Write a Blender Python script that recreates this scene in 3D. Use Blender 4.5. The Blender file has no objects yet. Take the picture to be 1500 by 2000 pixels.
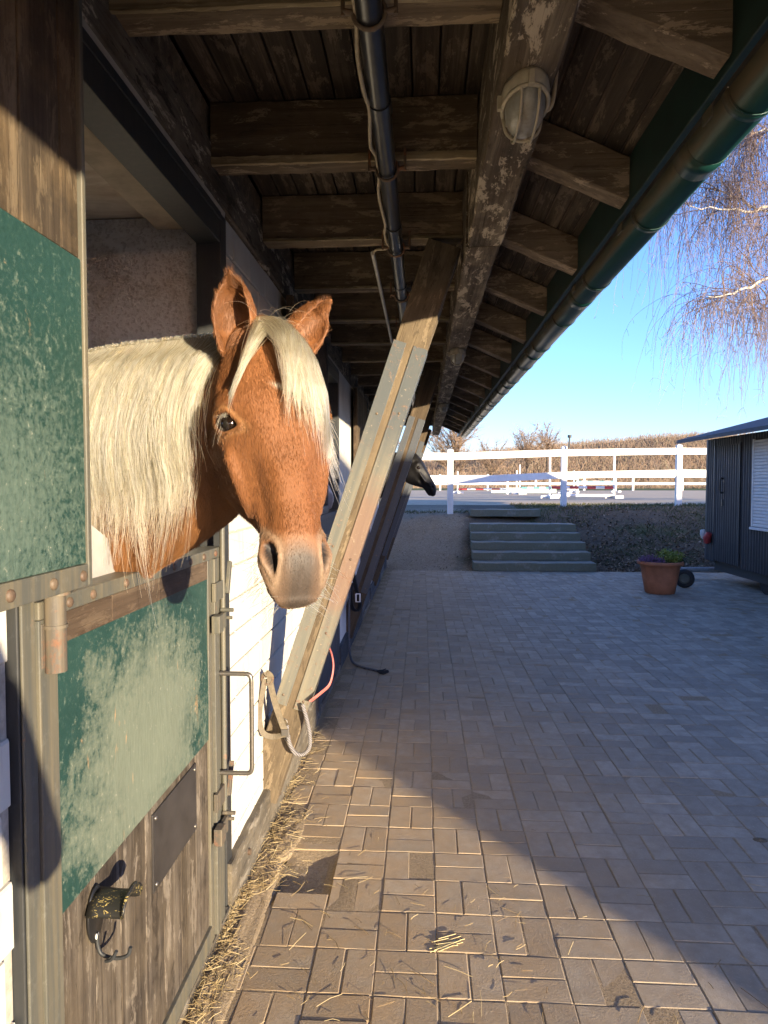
import bpy, bmesh, math, random
import numpy as np
from mathutils import Vector, Matrix, Quaternion
random.seed(7); RNG = np.random.default_rng(11)
R = math.radians
scene = bpy.context.scene
C = scene.collection
# ------------------------------------------------------------------ camera, sky, sun, exposure
cam = bpy.data.cameras.new('camera'); camo = bpy.data.objects.new('camera', cam); C.objects.link(camo)
camo.location = (0, 0, 1.54)
yaw, pitch = math.atan(76/1320), -math.atan(55/1320)
camo.rotation_euler = (R(90)+pitch, 0, yaw)
cam.sensor_fit = 'VERTICAL'; cam.sensor_height = 36; cam.lens = 36*1320/2000
cam.clip_start = .02; cam.clip_end = 3000
scene.camera = camo
ELEV = R(7.6); SX, SY = .615, .788           # the sun shines from behind right, low
sun_to = Vector((SX*math.cos(ELEV), -SY*math.cos(ELEV), math.sin(ELEV))).normalized()
world = bpy.data.worlds.new('World'); scene.world = world; world.use_nodes = True
wn = world.node_tree.nodes; wl = world.node_tree.links
sky = wn.new('ShaderNodeTexSky'); sky.sky_type = 'NISHITA'; sky.sun_disc = False
sky.sun_elevation = ELEV; sky.sun_rotation = math.atan2(SX, -SY)
sky.air_density = 1.0; sky.dust_density = .6; sky.ozone_density = 4.9; sky.altitude = 100
bg = wn['Background']; bg.inputs['Strength'].default_value = .15
tint = wn.new('ShaderNodeMix'); tint.data_type = 'RGBA'; tint.blend_type = 'MULTIPLY'; tint.inputs['Factor'].default_value = 1; tint.inputs[7].default_value = (.94, .70, .79, 1)
wl.new(sky.outputs['Color'], tint.inputs[6]); wl.new(tint.outputs[2], bg.inputs['Color'])
sl = bpy.data.lights.new('sun', 'SUN'); sl.energy = 2.7; sl.angle = R(.55); sl.color = (1.0, .83, .58)
so = bpy.data.objects.new('sun', sl); C.objects.link(so)
so.rotation_euler = sun_to.to_track_quat('Z', 'Y').to_euler()
so.location = (6, -8, 6)
cy = scene.cycles; cy.max_bounces = 6; cy.diffuse_bounces = 4; cy.glossy_bounces = 3; cy.transmission_bounces = 4; cy.caustics_reflective = cy.caustics_refractive = False; cy.adaptive_threshold = .02
vs = scene.view_settings
vs.view_transform = 'Standard'; vs.look = 'None'; vs.gamma = 1; vs.use_curve_mapping = False
vs.exposure = 2.42
# ------------------------------------------------------------------ helpers
ORG = {}
def org(o):
    while o is not None and o.parent is not None: o = o.parent
    return ORG.get(o.name, Vector((0, 0, 0))) if o is not None else Vector((0, 0, 0))
def tag(o, label=None, cat=None, group=None, kind=None):
    if label: o['label'] = label
    if cat: o['category'] = cat
    if group: o['group'] = group
    if kind: o['kind'] = kind
    return o
def empty(name, loc, label=None, cat=None, group=None):
    o = bpy.data.objects.new(name, None); C.objects.link(o); o.location = loc
    o.empty_display_size = .1
    ORG[o.name] = Vector(loc); return tag(o, label, cat, group)
def link(name, me, mat=None, parent=None, loc=None):
    o = bpy.data.objects.new(name, me); C.objects.link(o)
    if mat is not None and len(me.materials) == 0: me.materials.append(mat)
    if parent is not None: o.parent = parent
    if loc is not None: o.location = loc
    return o
def copy_tree(o, parent=None):
    c = o.copy(); C.objects.link(c); c.parent = parent
    for ch in list(o.children): copy_tree(ch, c)
    return c
class MB:
    def __init__(s): s.v = []; s.f = []; s.sm = []
    def add(s, vs, fs, smooth=False):
        n = len(s.v); s.v += [tuple(p) for p in vs]
        for f in fs: s.f.append(tuple(i+n for i in f)); s.sm.append(smooth)
        return s
    def box(s, x0, x1, y0, y1, z0, z1):
        v = [(x, y, z) for x in (x0, x1) for y in (y0, y1) for z in (z0, z1)]
        return s.add(v, [(0,1,3,2),(4,6,7,5),(0,4,5,1),(2,3,7,6),(0,2,6,4),(1,5,7,3)])
    def obox(s, c, ax, h):                       # centre, three axes, half sizes
        c = Vector(c); a = [Vector(q).normalized()*k for q, k in zip(ax, h)]
        v = [c+a[0]*i+a[1]*j+a[2]*k for i in (-1,1) for j in (-1,1) for k in (-1,1)]
        return s.add(v, [(0,1,3,2),(4,6,7,5),(0,4,5,1),(2,3,7,6),(0,2,6,4),(1,5,7,3)])
    def tube(s, pts, r, n=10, cap=True):
        pts = [Vector(p) for p in pts]; rs = r if hasattr(r, '__len__') else [r]*len(pts)
        t0 = (pts[1]-pts[0]).normalized()
        a = t0.cross(Vector((0,0,1))); a = a if a.length > .05 else t0.cross(Vector((1,0,0))); a.normalize()
        vs = []; fs = []
        for i, p in enumerate(pts):
            t = (pts[min(i+1, len(pts)-1)]-pts[max(i-1, 0)]).normalized()
            a = (a-t*a.dot(t)).normalized(); b = t.cross(a)
            for k in range(n):
                g = 2*math.pi*k/n; vs.append(p+(a*math.cos(g)+b*math.sin(g))*rs[i])
        m = len(pts)
        for i in range(m-1):
            for k in range(n): fs.append((i*n+k, i*n+(k+1)%n, (i+1)*n+(k+1)%n, (i+1)*n+k))
        s.add(vs, fs, True)
        if cap: s.add(vs[:n], [tuple(reversed(range(n)))]); s.add(vs[-n:], [tuple(range(n))])
        return s
    def lathe(s, c, prof, n=24, ax=(1,1), smooth=True, close=False):   # profile of (r, z), elliptical by ax
        vs = [(c[0]+r*ax[0]*math.cos(2*math.pi*k/n), c[1]+r*ax[1]*math.sin(2*math.pi*k/n), c[2]+z) for r, z in prof for k in range(n)]
        fs = [(i*n+k, i*n+(k+1)%n, (i+1)*n+(k+1)%n, (i+1)*n+k) for i in range(len(prof)-1) for k in range(n)]
        s.add(vs, fs, smooth)
        if close: s.add(vs[-n:], [tuple(range(n))]); s.add(vs[:n], [tuple(reversed(range(n)))])
        return s
    def strip(s, pts, w, up, th=.003):           # a flat strap along pts, width along `up`
        pts = [Vector(p) for p in pts]; vs = []; fs = []
        for i, p in enumerate(pts):
            t = (pts[min(i+1, len(pts)-1)]-pts[max(i-1, 0)]).normalized()
            u = Vector(up[i] if hasattr(up[0], '__len__') else up); u = (u-t*u.dot(t)).normalized(); nn = t.cross(u)
            for a, b in ((-1,-1),(1,-1),(1,1),(-1,1)): vs.append(p+u*a*w/2+nn*b*th/2)
        for i in range(len(pts)-1):
            for k in range(4): fs.append((i*4+k, i*4+(k+1)%4, (i+1)*4+(k+1)%4, (i+1)*4+k))
        fs += [(3,2,1,0), tuple(len(vs)-4+k for k in range(4))]
        return s.add(vs, fs)
    def mesh(s, name, off=Vector((0,0,0))):
        me = bpy.data.meshes.new(name)
        me.from_pydata([(p[0]-off[0], p[1]-off[1], p[2]-off[2]) for p in s.v], [], s.f)
        me.polygons.foreach_set('use_smooth', s.sm); me.update(); return me
    def build(s, name, mat, parent=None, bevel=0, loc=None, fix=True):
        o = None
        off = org(parent) if parent is not None else Vector(loc or (0,0,0))
        me = s.mesh(name, off)
        if fix:
            bm = bmesh.new(); bm.from_mesh(me); bmesh.ops.recalc_face_normals(bm, faces=bm.faces); bm.to_mesh(me); bm.free()
        o = link(name, me, mat, parent)
        if parent is None: o.location = off; ORG[o.name] = off
        if bevel:
            m = o.modifiers.new('bevel', 'BEVEL'); m.width = bevel; m.segments = 2; m.limit_method = 'ANGLE'; m.harden_normals = False
        return o
def rough_beam(p0, p1, up, w, h, amp=.002, seg=24, taper=0):
    """a sawn timber: rectangular section, chamfered, its edges a little uneven"""
    p0, p1 = Vector(p0), Vector(p1); t = (p1-p0).normalized(); up = Vector(up); up = (up-t*up.dot(t)).normalized(); s_ = t.cross(up)
    c = min(w, h)*.05; prof = [(-w/2+c,-h/2),(w/2-c,-h/2),(w/2,-h/2+c),(w/2,h/2-c),(w/2-c,h/2),(-w/2+c,h/2),(-w/2,h/2-c),(-w/2,-h/2+c)]
    m = MB(); vs = []; fs = []; n = 8; rr = random.Random(int((p0.x*91+p0.y*37+p0.z*13)*1000))
    for i in range(seg+1):
        p = p0.lerp(p1, i/seg)
        for a, b in prof: vs.append(p+s_*(a+rr.uniform(-amp, amp))+up*(b+rr.uniform(-amp, amp)))
    for i in range(seg):
        for k in range(n): fs.append((i*n+k, i*n+(k+1)%n, (i+1)*n+(k+1)%n, (i+1)*n+k))
    fs += [tuple(reversed(range(n))), tuple(seg*n+k for k in range(n))]
    return m.add(vs, fs)
def arc(pts, n=8):
    """Catmull-Rom through pts"""
    P = [Vector(p) for p in pts]; P = [P[0]*2-P[1]]+P+[P[-1]*2-P[-2]]; out = []
    for i in range(1, len(P)-2):
        for k in range(n):
            t = k/n; a, b, c, d = P[i-1:i+3]
            out.append(.5*((2*b)+(c-a)*t+(2*a-5*b+4*c-d)*t*t+(3*b-3*c+d-a)*t**3))
    return out+[P[-2]]
def hair_object(name, P, rad, mat, parent=None, cols=None):
    """P: array (strands, points, 3) in world space; tapered round strands"""
    n, m, _ = P.shape; hc = bpy.data.hair_curves.new(name); hc.add_curves([m]*n)
    off = np.array(org(parent)) if parent is not None else 0
    hc.attributes['position'].data.foreach_set('vector', (P-off).astype(np.float32).ravel()) if 'position' in hc.attributes else hc.position_data.foreach_set('vector', (P-off).astype(np.float32).ravel())
    ra = hc.attributes.get('radius') or hc.attributes.new('radius', 'FLOAT', 'POINT')
    rr = np.broadcast_to(np.asarray(rad, np.float32), (n, m)) if np.ndim(rad) else np.full((n, m), rad, np.float32)
    ra.data.foreach_set('value', np.ascontiguousarray(rr, np.float32).ravel())
    if cols is not None:
        ca = hc.attributes.new('strand_col', 'FLOAT_COLOR', 'CURVE')
        ca.data.foreach_set('color', np.concatenate([cols, np.ones((n, 1))], 1).astype(np.float32).ravel())
    hc.materials.append(mat)
    o = bpy.data.objects.new(name, hc); C.objects.link(o)
    if parent is not None: o.parent = parent
    return o
def vnoise(p, seed=0):
    """cheap smooth noise for numpy arrays (n,3) -> (n,)"""
    r = np.random.default_rng(seed); out = np.zeros(len(p))
    for k in range(7):
        d = r.normal(size=3); d /= np.linalg.norm(d); out += np.sin(p@d*r.uniform(.7, 1.6)*6.28+r.uniform(0, 6.28))
    return out/4
# ------------------------------------------------------------------ materials
class Mt:
    def __init__(s, name):
        s.m = bpy.data.materials.new(name); s.m.use_nodes = True; s.t = s.m.node_tree; s.N = s.t.nodes; s.L = s.t.links
        s.b = s.N['Principled BSDF']
    def new(s, ty, **kw):
        n = s.N.new(ty)
        for k, v in kw.items(): setattr(n, k, v)
        return n
    def put(s, sock, v):
        if isinstance(v, bpy.types.NodeSocket): s.L.new(v, sock)
        elif hasattr(v, '__len__'): sock.default_value = tuple(v)+((1,) if len(v) == 3 and sock.type == 'RGBA' else ())
        else: sock.default_value = v
    def co(s, scale=(1,1,1), rnd=True, kind='Object', rot=(0,0,0)):
        t = s.new('ShaderNodeTexCoord'); mp = s.new('ShaderNodeMapping'); mp.inputs['Scale'].default_value = scale; mp.inputs['Rotation'].default_value = rot
        s.L.new(t.outputs[kind], mp.inputs['Vector'])
        if rnd:
            a = s.new('ShaderNodeVectorMath', operation='ADD'); s.L.new(mp.outputs[0], a.inputs[0])
            sc = s.new('ShaderNodeMath', operation='MULTIPLY'); sc.inputs[1].default_value = 37; s.L.new(s.rand(), sc.inputs[0]); s.L.new(sc.outputs[0], a.inputs[1]); return a.outputs[0]
        return mp.outputs[0]
    def rand(s): return s.new('ShaderNodeObjectInfo').outputs['Random']
    def noise(s, vec, scale=5, detail=4, rough=.6, dist=0):
        n = s.new('ShaderNodeTexNoise'); s.L.new(vec, n.inputs['Vector'])
        for k, v in (('Scale', scale), ('Detail', detail), ('Roughness', rough), ('Distortion', dist)): n.inputs[k].default_value = v
        return n.outputs['Fac']
    def voro(s, vec, scale=5, feature='F1', out='Distance', rnd=1):
        n = s.new('ShaderNodeTexVoronoi', feature=feature); s.L.new(vec, n.inputs['Vector']); n.inputs['Scale'].default_value = scale; n.inputs['Randomness'].default_value = rnd
        return n.outputs[out]
    def ramp(s, fac, stops, interp='LINEAR'):
        n = s.new('ShaderNodeValToRGB'); s.L.new(fac, n.inputs['Fac']); n.color_ramp.interpolation = interp; e = n.color_ramp.elements
        while len(e) < len(stops): e.new(.5)
        for el, (p, c) in zip(e, stops):
            el.position = p; el.color = (c, c, c, 1) if not hasattr(c, '__len__') else tuple(c)+(1,)
        return n.outputs['Color']
    def mix(s, fac, a, b, ty='MIX'):
        n = s.new('ShaderNodeMix', data_type='RGBA', blend_type=ty); s.put(n.inputs['Factor'], fac); s.put(n.inputs[6], a); s.put(n.inputs[7], b); return n.outputs[2]
    def math(s, op, a, b=0, clamp=False):
        n = s.new('ShaderNodeMath', operation=op, use_clamp=clamp); s.put(n.inputs[0], a); s.put(n.inputs[1], b); return n.outputs[0]
    def sep(s, vec):
        n = s.new('ShaderNodeSeparateXYZ'); s.L.new(vec, n.inputs[0]); return n.outputs
    def rng(s, v, a, b, c=0, d=1):
        n = s.new('ShaderNodeMapRange', interpolation_type='SMOOTHSTEP'); s.put(n.inputs[0], v)
        for i, q in enumerate((a, b, c, d)): n.inputs[i+1].default_value = q
        return n.outputs[0]
    def attr(s, name, out='Color'):
        n = s.new('ShaderNodeAttribute', attribute_name=name); return n.outputs[out]
    def bump(s, h, strength=.3, dist=.01, normal=None):
        n = s.new('ShaderNodeBump'); n.inputs['Strength'].default_value = strength; n.inputs['Distance'].default_value = dist; s.L.new(h, n.inputs['Height'])
        if normal is not None: s.L.new(normal, n.inputs['Normal'])
        return n.outputs[0]
    def out(s, col, rough=.7, normal=None, metal=0, spec=.5, **kw):
        s.put(s.b.inputs['Base Color'], col); s.put(s.b.inputs['Roughness'], rough); s.put(s.b.inputs['Metallic'], metal); s.put(s.b.inputs['Specular IOR Level'], spec)
        if normal is not None: s.L.new(normal, s.b.inputs['Normal'])
        for k, v in kw.items(): s.put(s.b.inputs[k], v)
        return s.m
def wood(name, dark, mid, light, axis='Y', wear=.5, vary=.35, rough=.8, fine=1.0, dust=None, dustamt=.0, fleck=.25):
    m = Mt(name); long, ac = 1.2, 26*fine
    sc = {'X': (long, ac, ac), 'Y': (ac, long, ac), 'Z': (ac, ac, long)}[axis]
    v = m.co(sc); g = m.noise(v, 1.0, 6, .62, .6); sc2 = tuple(q*4 if q > 2 else q*1.5 for q in sc); f = m.noise(m.co(sc2), 1.0, 4, .6)
    bl = m.noise(m.co((2.3, 2.3, 2.3)), 1.0, 5, .65)
    col = m.ramp(g, [(.28, dark), (.52, mid), (.78, light)])
    col = m.mix(m.math('MULTIPLY', m.ramp(f, [(.45, 0.), (.62, 1.)]), .45), col, tuple(q*.55 for q in mid), 'MIX')
    w = m.ramp(m.math('ADD', m.math('MULTIPLY', bl, .7), m.math('MULTIPLY', f, .35)), [(.62-.22*wear, 0.), (.78-.16*wear, 1.)])
    col = m.mix(m.math('MULTIPLY', w, .75), col, light)
    if vary: col = m.mix(1.0, col, m.ramp(m.rand(), [(0., 1-vary), (1., 1.)]), 'MULTIPLY')
    if dust:
        dd = m.ramp(m.noise(m.co((5, 5, 5)), 1., 6, .7), [(.48-dustamt*.3, 0.), (.7, 1.)]); col = m.mix(m.math('MULTIPLY', dd, dustamt), col, dust)
    fl = m.noise(m.co(tuple(q*.55 if q > 2 else q*3.5 for q in sc)), 1.0, 9, .78, .3)
    col = m.mix(m.math('MULTIPLY', m.ramp(fl, [(.545, 0.), (.575, 1.)]), fleck), col, tuple(min(1, q*1.35) for q in light))
    col = m.mix(m.math('MULTIPLY', m.ramp(fl, [(.40, 1.), (.43, 0.)]), fleck*1.1), col, tuple(q*.6 for q in dark))
    cr = m.ramp(f, [(.3, 0.), (.42, 1.)])
    h = m.math('ADD', m.math('MULTIPLY', g, .6), m.math('MULTIPLY', cr, .5))
    return m.out(col, rough, m.bump(m.math('ADD', h, m.math('MULTIPLY', fl, .8)), .75, .005), spec=.22)
def paint_metal(name, base, rust=(.2,.075,.03), amt=.4, rough=.5, dirt=(.25,.2,.13), dirta=.4, metal=.0, spec=.5, sc=1.0):
    m = Mt(name); a = m.noise(m.co((9*sc,)*3), 1., 7, .7); b = m.noise(m.co((45*sc,)*3), 1., 5, .7); st = m.noise(m.co((60*sc, 60*sc, 2.5*sc)), 1., 4, .6)
    col = m.mix(m.math('MULTIPLY', m.ramp(st, [(.4, 0.), (.7, 1.)]), dirta), base, dirt)
    col = m.mix(m.math('MULTIPLY', m.ramp(b, [(.55, 0.), (.7, 1.)]), .35), col, tuple(min(1, q*1.9+.02) for q in base))
    rm = m.ramp(m.math('ADD', m.math('MULTIPLY', a, .65), m.math('MULTIPLY', b, .35)), [(.70-.25*amt, 0.), (.76-.2*amt, 1.)])
    col = m.mix(m.math('MULTIPLY', rm, .85), col, m.mix(b, rust, tuple(min(1, q*1.8) for q in rust)))
    return m.out(col, m.math('ADD', m.math('MULTIPLY', rm, .3), rough), m.bump(m.math('ADD', m.math('MULTIPLY', rm, .4), m.math('MULTIPLY', b, .5)), .3, .002), metal=metal, spec=spec)
def plain(name, col, rough=.6, metal=0, spec=.5, var=.25, sc=20, bump=.2, **kw):
    m = Mt(name); n = m.noise(m.co((sc,)*3), 1., 5, .65)
    c = m.mix(m.ramp(n, [(.3, 0.), (.7, 1.)]), tuple(q*(1-var) for q in col), tuple(min(1, q*(1+var)) for q in col))
    return m.out(c, rough, m.bump(n, bump, .003), metal, spec, **kw)
# material instances
BEAM = wood('weathered_beam_wood', (.055,.042,.03), (.13,.1,.072), (.42,.35,.26), 'Y', wear=.5, dust=(.2,.14,.08), dustamt=.35, fleck=.75)
JOIST = wood('dusty_joist_wood', (.085,.063,.043), (.19,.142,.095), (.36,.28,.19), 'X', wear=.4, dust=(.17,.12,.07), dustamt=.4, fleck=.45)
RAFTER = wood('rafter_wood', (.1,.075,.053), (.22,.168,.118), (.38,.3,.22), 'X', wear=.4, dust=(.17,.12,.08), dustamt=.35, fleck=.5)
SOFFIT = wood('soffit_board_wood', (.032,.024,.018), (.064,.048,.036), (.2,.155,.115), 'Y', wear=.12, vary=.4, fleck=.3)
PALE = wood('peeling_edge_wood', (.10,.07,.035), (.34,.27,.16), (.5,.42,.28), 'X', wear=.6, fine=1.6)
GREYW = wood('grey_sill_wood', (.07,.06,.048), (.16,.14,.11), (.28,.25,.2), 'Y', wear=.5, dust=(.27,.21,.13), dustamt=.35, fleck=.4)
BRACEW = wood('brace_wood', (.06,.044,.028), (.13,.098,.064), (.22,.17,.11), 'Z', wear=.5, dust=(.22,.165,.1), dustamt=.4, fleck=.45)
DOORB = wood('door_board_wood', (.022,.016,.012), (.06,.048,.038), (.2,.17,.135), 'Z', wear=.35, dust=(.2,.155,.1), dustamt=.3, fleck=.5)
UPB = wood('upper_board_wood', (.03,.022,.015), (.08,.06,.042), (.2,.155,.1), 'Z', wear=.4, dust=(.3,.2,.1), dustamt=.3)
STRIPW = wood('brown_strip_wood', (.05,.033,.021), (.09,.062,.042), (.15,.11,.075), 'Y', wear=.2, vary=.3)
STEEL = paint_metal('olive_grey_steel', (.085,.085,.072), amt=.32, dirt=(.21,.17,.1), dirta=.5)
STEELD = paint_metal('dark_frame_steel', (.022,.025,.028), amt=.02, dirt=(.06,.055,.045), dirta=.35, rough=.55)
STEELB = paint_metal('brace_plate_steel', (.12,.13,.115), rust=(.26,.1,.05), amt=.3, dirt=(.25,.2,.12), dirta=.55)
RUSTY = paint_metal('rusty_steel', (.075,.064,.05), rust=(.12,.055,.03), amt=.75, dirta=.5, rough=.65)
RIVET = paint_metal('rusty_rivet', (.085,.055,.037), rust=(.1,.045,.025), amt=.7, rough=.6)
HANDLE = paint_metal('bare_handle_steel', (.16,.15,.14), amt=.25, rough=.4, metal=.7)
def green_paint(name, cy, cz, ry, rz, bare, edge, fsc=9):
    m = Mt(name); v = m.co((1,1,1), rnd=False)
    x, y, z = m.sep(v)
    dy = m.math('DIVIDE', m.math('SUBTRACT', y, cy), ry); dz = m.math('DIVIDE', m.math('SUBTRACT', z, cz), rz)
    d = m.math('SQRT', m.math('ADD', m.math('MULTIPLY', dy, dy), m.math('MULTIPLY', dz, dz)))
    n1 = m.noise(v, fsc, 8, .72, .4); n2 = m.noise(v, 60, 6, .75); n3 = m.noise(m.co((140,140,22), rnd=False), 1., 4, .7)
    w = m.math('ADD', m.math('MULTIPLY', m.math('SUBTRACT', 1.0, d), edge), m.math('SUBTRACT', m.math('ADD', m.math('MULTIPLY', n1, 1.0), m.math('MULTIPLY', n2, .75)), .87))
    wm = m.ramp(w, [(.02, 0.), (.14, .55), (.34, 1.)])
    gr = m.ramp(n1, [(.3, (.012,.040,.034)), (.55, (.02,.056,.047)), (.8, (.036,.076,.064))])
    gr = m.mix(m.math('MULTIPLY', m.ramp(n2, [(.56, 0.), (.66, 1.)]), .75), gr, (.1,.15,.12))
    ba = m.mix(m.ramp(n3, [(.35, 0.), (.7, 1.)]), bare, tuple(q*.78 for q in bare))
    ba = m.mix(m.math('MULTIPLY', m.ramp(n2, [(.62, 0.), (.7, 1.)]), .6), ba, (.45,.42,.32))
    sc = m.noise(m.co((16, 16, 4), rnd=False, rot=(.6,0,0)), 1., 5, .6, 1.2)
    ba = m.mix(m.math('MULTIPLY', m.ramp(sc, [(.66, 0.), (.70, 1.)]), .7), ba, (.42,.25,.12))
    col = m.mix(wm, gr, ba)
    h = m.math('ADD', m.math('MULTIPLY', m.math('SUBTRACT', 1., wm), .6), m.math('MULTIPLY', n2, .6))
    return m.out(col, m.math('ADD', m.math('MULTIPLY', wm, .25), .5), m.bump(h, .5, .003), spec=.35)
# object space of the stable starts at its own base (-0.7, 0, 0)
GREENL = green_paint('worn_green_lower_panel', 1.64, .90, .46, .34, (.15,.175,.13), .62)
GREENU = green_paint('worn_green_upper_panel', .98, 1.50, .30, .30, (.095,.14,.112), .32, 95)
def plaster():
    m = Mt('stained_plaster'); v = m.co((1,1,1), rnd=False); a = m.noise(v, 3.5, 7, .7, .5); b = m.noise(v, 70, 5, .7); z = m.sep(v)[2]
    c = m.ramp(a, [(.52, (.86,.86,.84)), (.64, (.68,.65,.6)), (.80, (.28,.2,.14))])
    c = m.mix(m.math('MULTIPLY', m.ramp(b, [(.52, 0.), (.60, 1.)]), .4), c, (.26,.22,.18))
    return m.out(c, .9, m.bump(m.math('ADD', b, m.math('MULTIPLY', a, .6)), 1.0, .02), spec=.2)
PLASTER = plaster()
def concrete_ceiling():
    m = Mt('stall_ceiling_concrete'); a = m.noise(m.co((1.2, 5, 5), rnd=False), 1., 7, .7, .8); b = m.noise(m.co((30,)*3, rnd=False), 1., 5, .7)
    c = m.ramp(a, [(.46, (.74,.68,.58)), (.62, (.55,.46,.36)), (.78, (.25,.18,.12))])
    return m.out(m.mix(m.math('MULTIPLY', b, .3), c, (.12,.09,.06)), .9, m.bump(b, .4, .004), spec=.2)
CEILC = concrete_ceiling()
LINTEL = plain('pale_lintel_concrete', (.46,.4,.31), .9, var=.2, sc=14, bump=.4, spec=.2)
def brick_white():
    m = Mt('white_painted_brick'); a = m.noise(m.co((4,)*3), 1., 6, .7); b = m.noise(m.co((55,)*3), 1., 5, .7); s_ = m.noise(m.co((30,30,3)), 1., 5, .7)
    c = m.ramp(a, [(.35, (.56,.53,.47)), (.6, (.64,.62,.56)), (.8, (.48,.43,.37))])
    c = m.mix(m.math('MULTIPLY', m.ramp(s_, [(.58, 0.), (.72, 1.)]), .4), c, (.42,.33,.23))
    c = m.mix(m.math('MULTIPLY', m.ramp(b, [(.66, 0.), (.74, 1.)]), .5), c, (.4,.33,.26))
    c = m.mix(1.0, c, m.ramp(m.rand(), [(0., .92), (1., 1.)]), 'MULTIPLY')
    return m.out(c, .75, m.bump(m.math('ADD', m.math('MULTIPLY', b, .6), a), .4, .003), spec=.3)
BRICK = brick_white()
MORTAR = plain('mortar_joint', (.42,.38,.32), .9, sc=50, bump=.4, spec=.2)
def wall_far():
    m = Mt('white_painted_wall'); v = m.co((1,1,1), rnd=False); x, y, z = m.sep(v)
    cv = m.new('ShaderNodeCombineXYZ'); m.L.new(y, cv.inputs[0]); m.L.new(z, cv.inputs[1])
    bk = m.new('ShaderNodeTexBrick'); m.L.new(cv.outputs[0], bk.inputs['Vector'])
    for k, q in (('Scale', 1.), ('Mortar Size', .006), ('Brick Width', .25), ('Row Height', .125)): bk.inputs[k].default_value = q
    a = m.noise(v, 3, 6, .7)
    c = m.ramp(a, [(.35, (.62,.59,.53)), (.6, (.72,.7,.65)), (.8, (.5,.45,.38))])
    return m.out(c, .8, m.bump(bk.outputs['Fac'], -.5, .006), spec=.3)
WALLF = wall_far()
GUTTER = None
def gutter_mat():
    m = Mt('dark_green_gutter_paint'); v = m.co((1,1,1), rnd=False); a = m.noise(m.co((14,3,14), rnd=False), 1., 7, .7); b = m.noise(v, 90, 5, .7)
    c = m.ramp(a, [(.3, (.004,.03,.026)), (.7, (.009,.052,.044))])
    x, y, z = m.sep(v)
    dirt = m.math('MULTIPLY', m.math('MULTIPLY', m.math('SUBTRACT', 1.434, x), 90., True), m.ramp(a, [(.25, .25), (.55, 1.)]))     # brown grime on the wall side
    c = m.mix(m.math('MULTIPLY', dirt, .85), c, (.095,.062,.034))
    c = m.mix(m.math('MULTIPLY', m.ramp(b, [(.66, 0.), (.74, 1.)]), .4), c, (.09,.11,.09))
    return m.out(c, m.math('ADD', m.math('MULTIPLY', dirt, .45), .34), m.bump(b, .08, .002), spec=.35)
GUTTER = gutter_mat()
FASCIA = plain('dark_green_fascia_paint', (.004,.02,.017), .5, var=.35, sc=12, bump=.15)
ROOFT = plain('grey_roof_tiles', (.12,.09,.075), .85, var=.3, sc=6)
PIPE = plain('dark_grey_pipe_plastic', (.022,.023,.025), .28, var=.5, sc=12, bump=.05, spec=.6)
CLAMP = paint_metal('rusty_clamp', (.12,.08,.05), amt=.9, rough=.6)
CABLE = plain('cream_cable', (.42,.35,.24), .6, var=.25, sc=40)
def paver_mat():
    m = Mt('concrete_paver'); v = m.co((1,1,1)); b = m.noise(v, 130, 4, .75); a = m.noise(v, 14, 6, .7)
    g = m.co((1,1,1), rnd=False, kind='Object'); geo = m.new('ShaderNodeNewGeometry').outputs['Position']
    at = m.attr('pv', 'Fac')
    rr = m.math('FRACT', m.math('ADD', m.rand(), at))
    c = m.ramp(rr, [(0., (.27,.235,.18)), (.5, (.36,.315,.24)), (1., (.46,.395,.30))])
    c = m.mix(m.math('MULTIPLY', m.ramp(a, [(.35, 0.), (.7, 1.)]), .6), c, (.2,.165,.12))
    c = m.mix(m.math('MULTIPLY', m.ramp(b, [(.58, 0.), (.72, 1.)]), .6), c, (.54,.48,.38))
    x, y, z = m.sep(geo)
    big = m.noise(geo, 1.1, 6, .65); mid = m.noise(geo, 7, 6, .7)
    dust = m.math('MULTIPLY', m.rng(m.math('ADD', x, m.math('MULTIPLY', m.math('SUBTRACT', big, .5), 1.6)), 1.9, -.3), m.ramp(mid, [(.3, .35), (.65, 1.)]))   # sand trodden out from the stable
    c = m.mix(m.math('MULTIPLY', dust, .72), c, (.42,.275,.135))
    st = m.ramp(m.noise(geo, 2.3, 7, .7, .6), [(.58, 0.), (.72, 1.)])
    c = m.mix(m.math('MULTIPLY', st, .22), c, (.2,.17,.125))
    return m.out(c, m.math('ADD', .62, m.math('MULTIPLY', a, .3)), m.bump(m.math('ADD', b, m.math('MULTIPLY', a, 1.0)), .5, .003), spec=.4)
PAVER = paver_mat()
def sand_mat(name, c0, c1, sc=30):
    m = Mt(name); v = m.co((1,1,1), rnd=False); a = m.noise(v, sc, 6, .75); b = m.noise(v, 1.3, 6, .65)
    return m.out(m.mix(m.ramp(a, [(.3, 0.), (.7, 1.)]), m.mix(b, c0, tuple(q*.7 for q in c0)), m.mix(b, c1, tuple(q*.8 for q in c1))), .95, m.bump(a, .6, .01), spec=.15)
JOINT = sand_mat('joint_sand', (.27,.2,.125), (.42,.325,.21), 90)
ARENA = sand_mat('arena_sand', (.56,.43,.28), (.68,.54,.37), 6)
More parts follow.
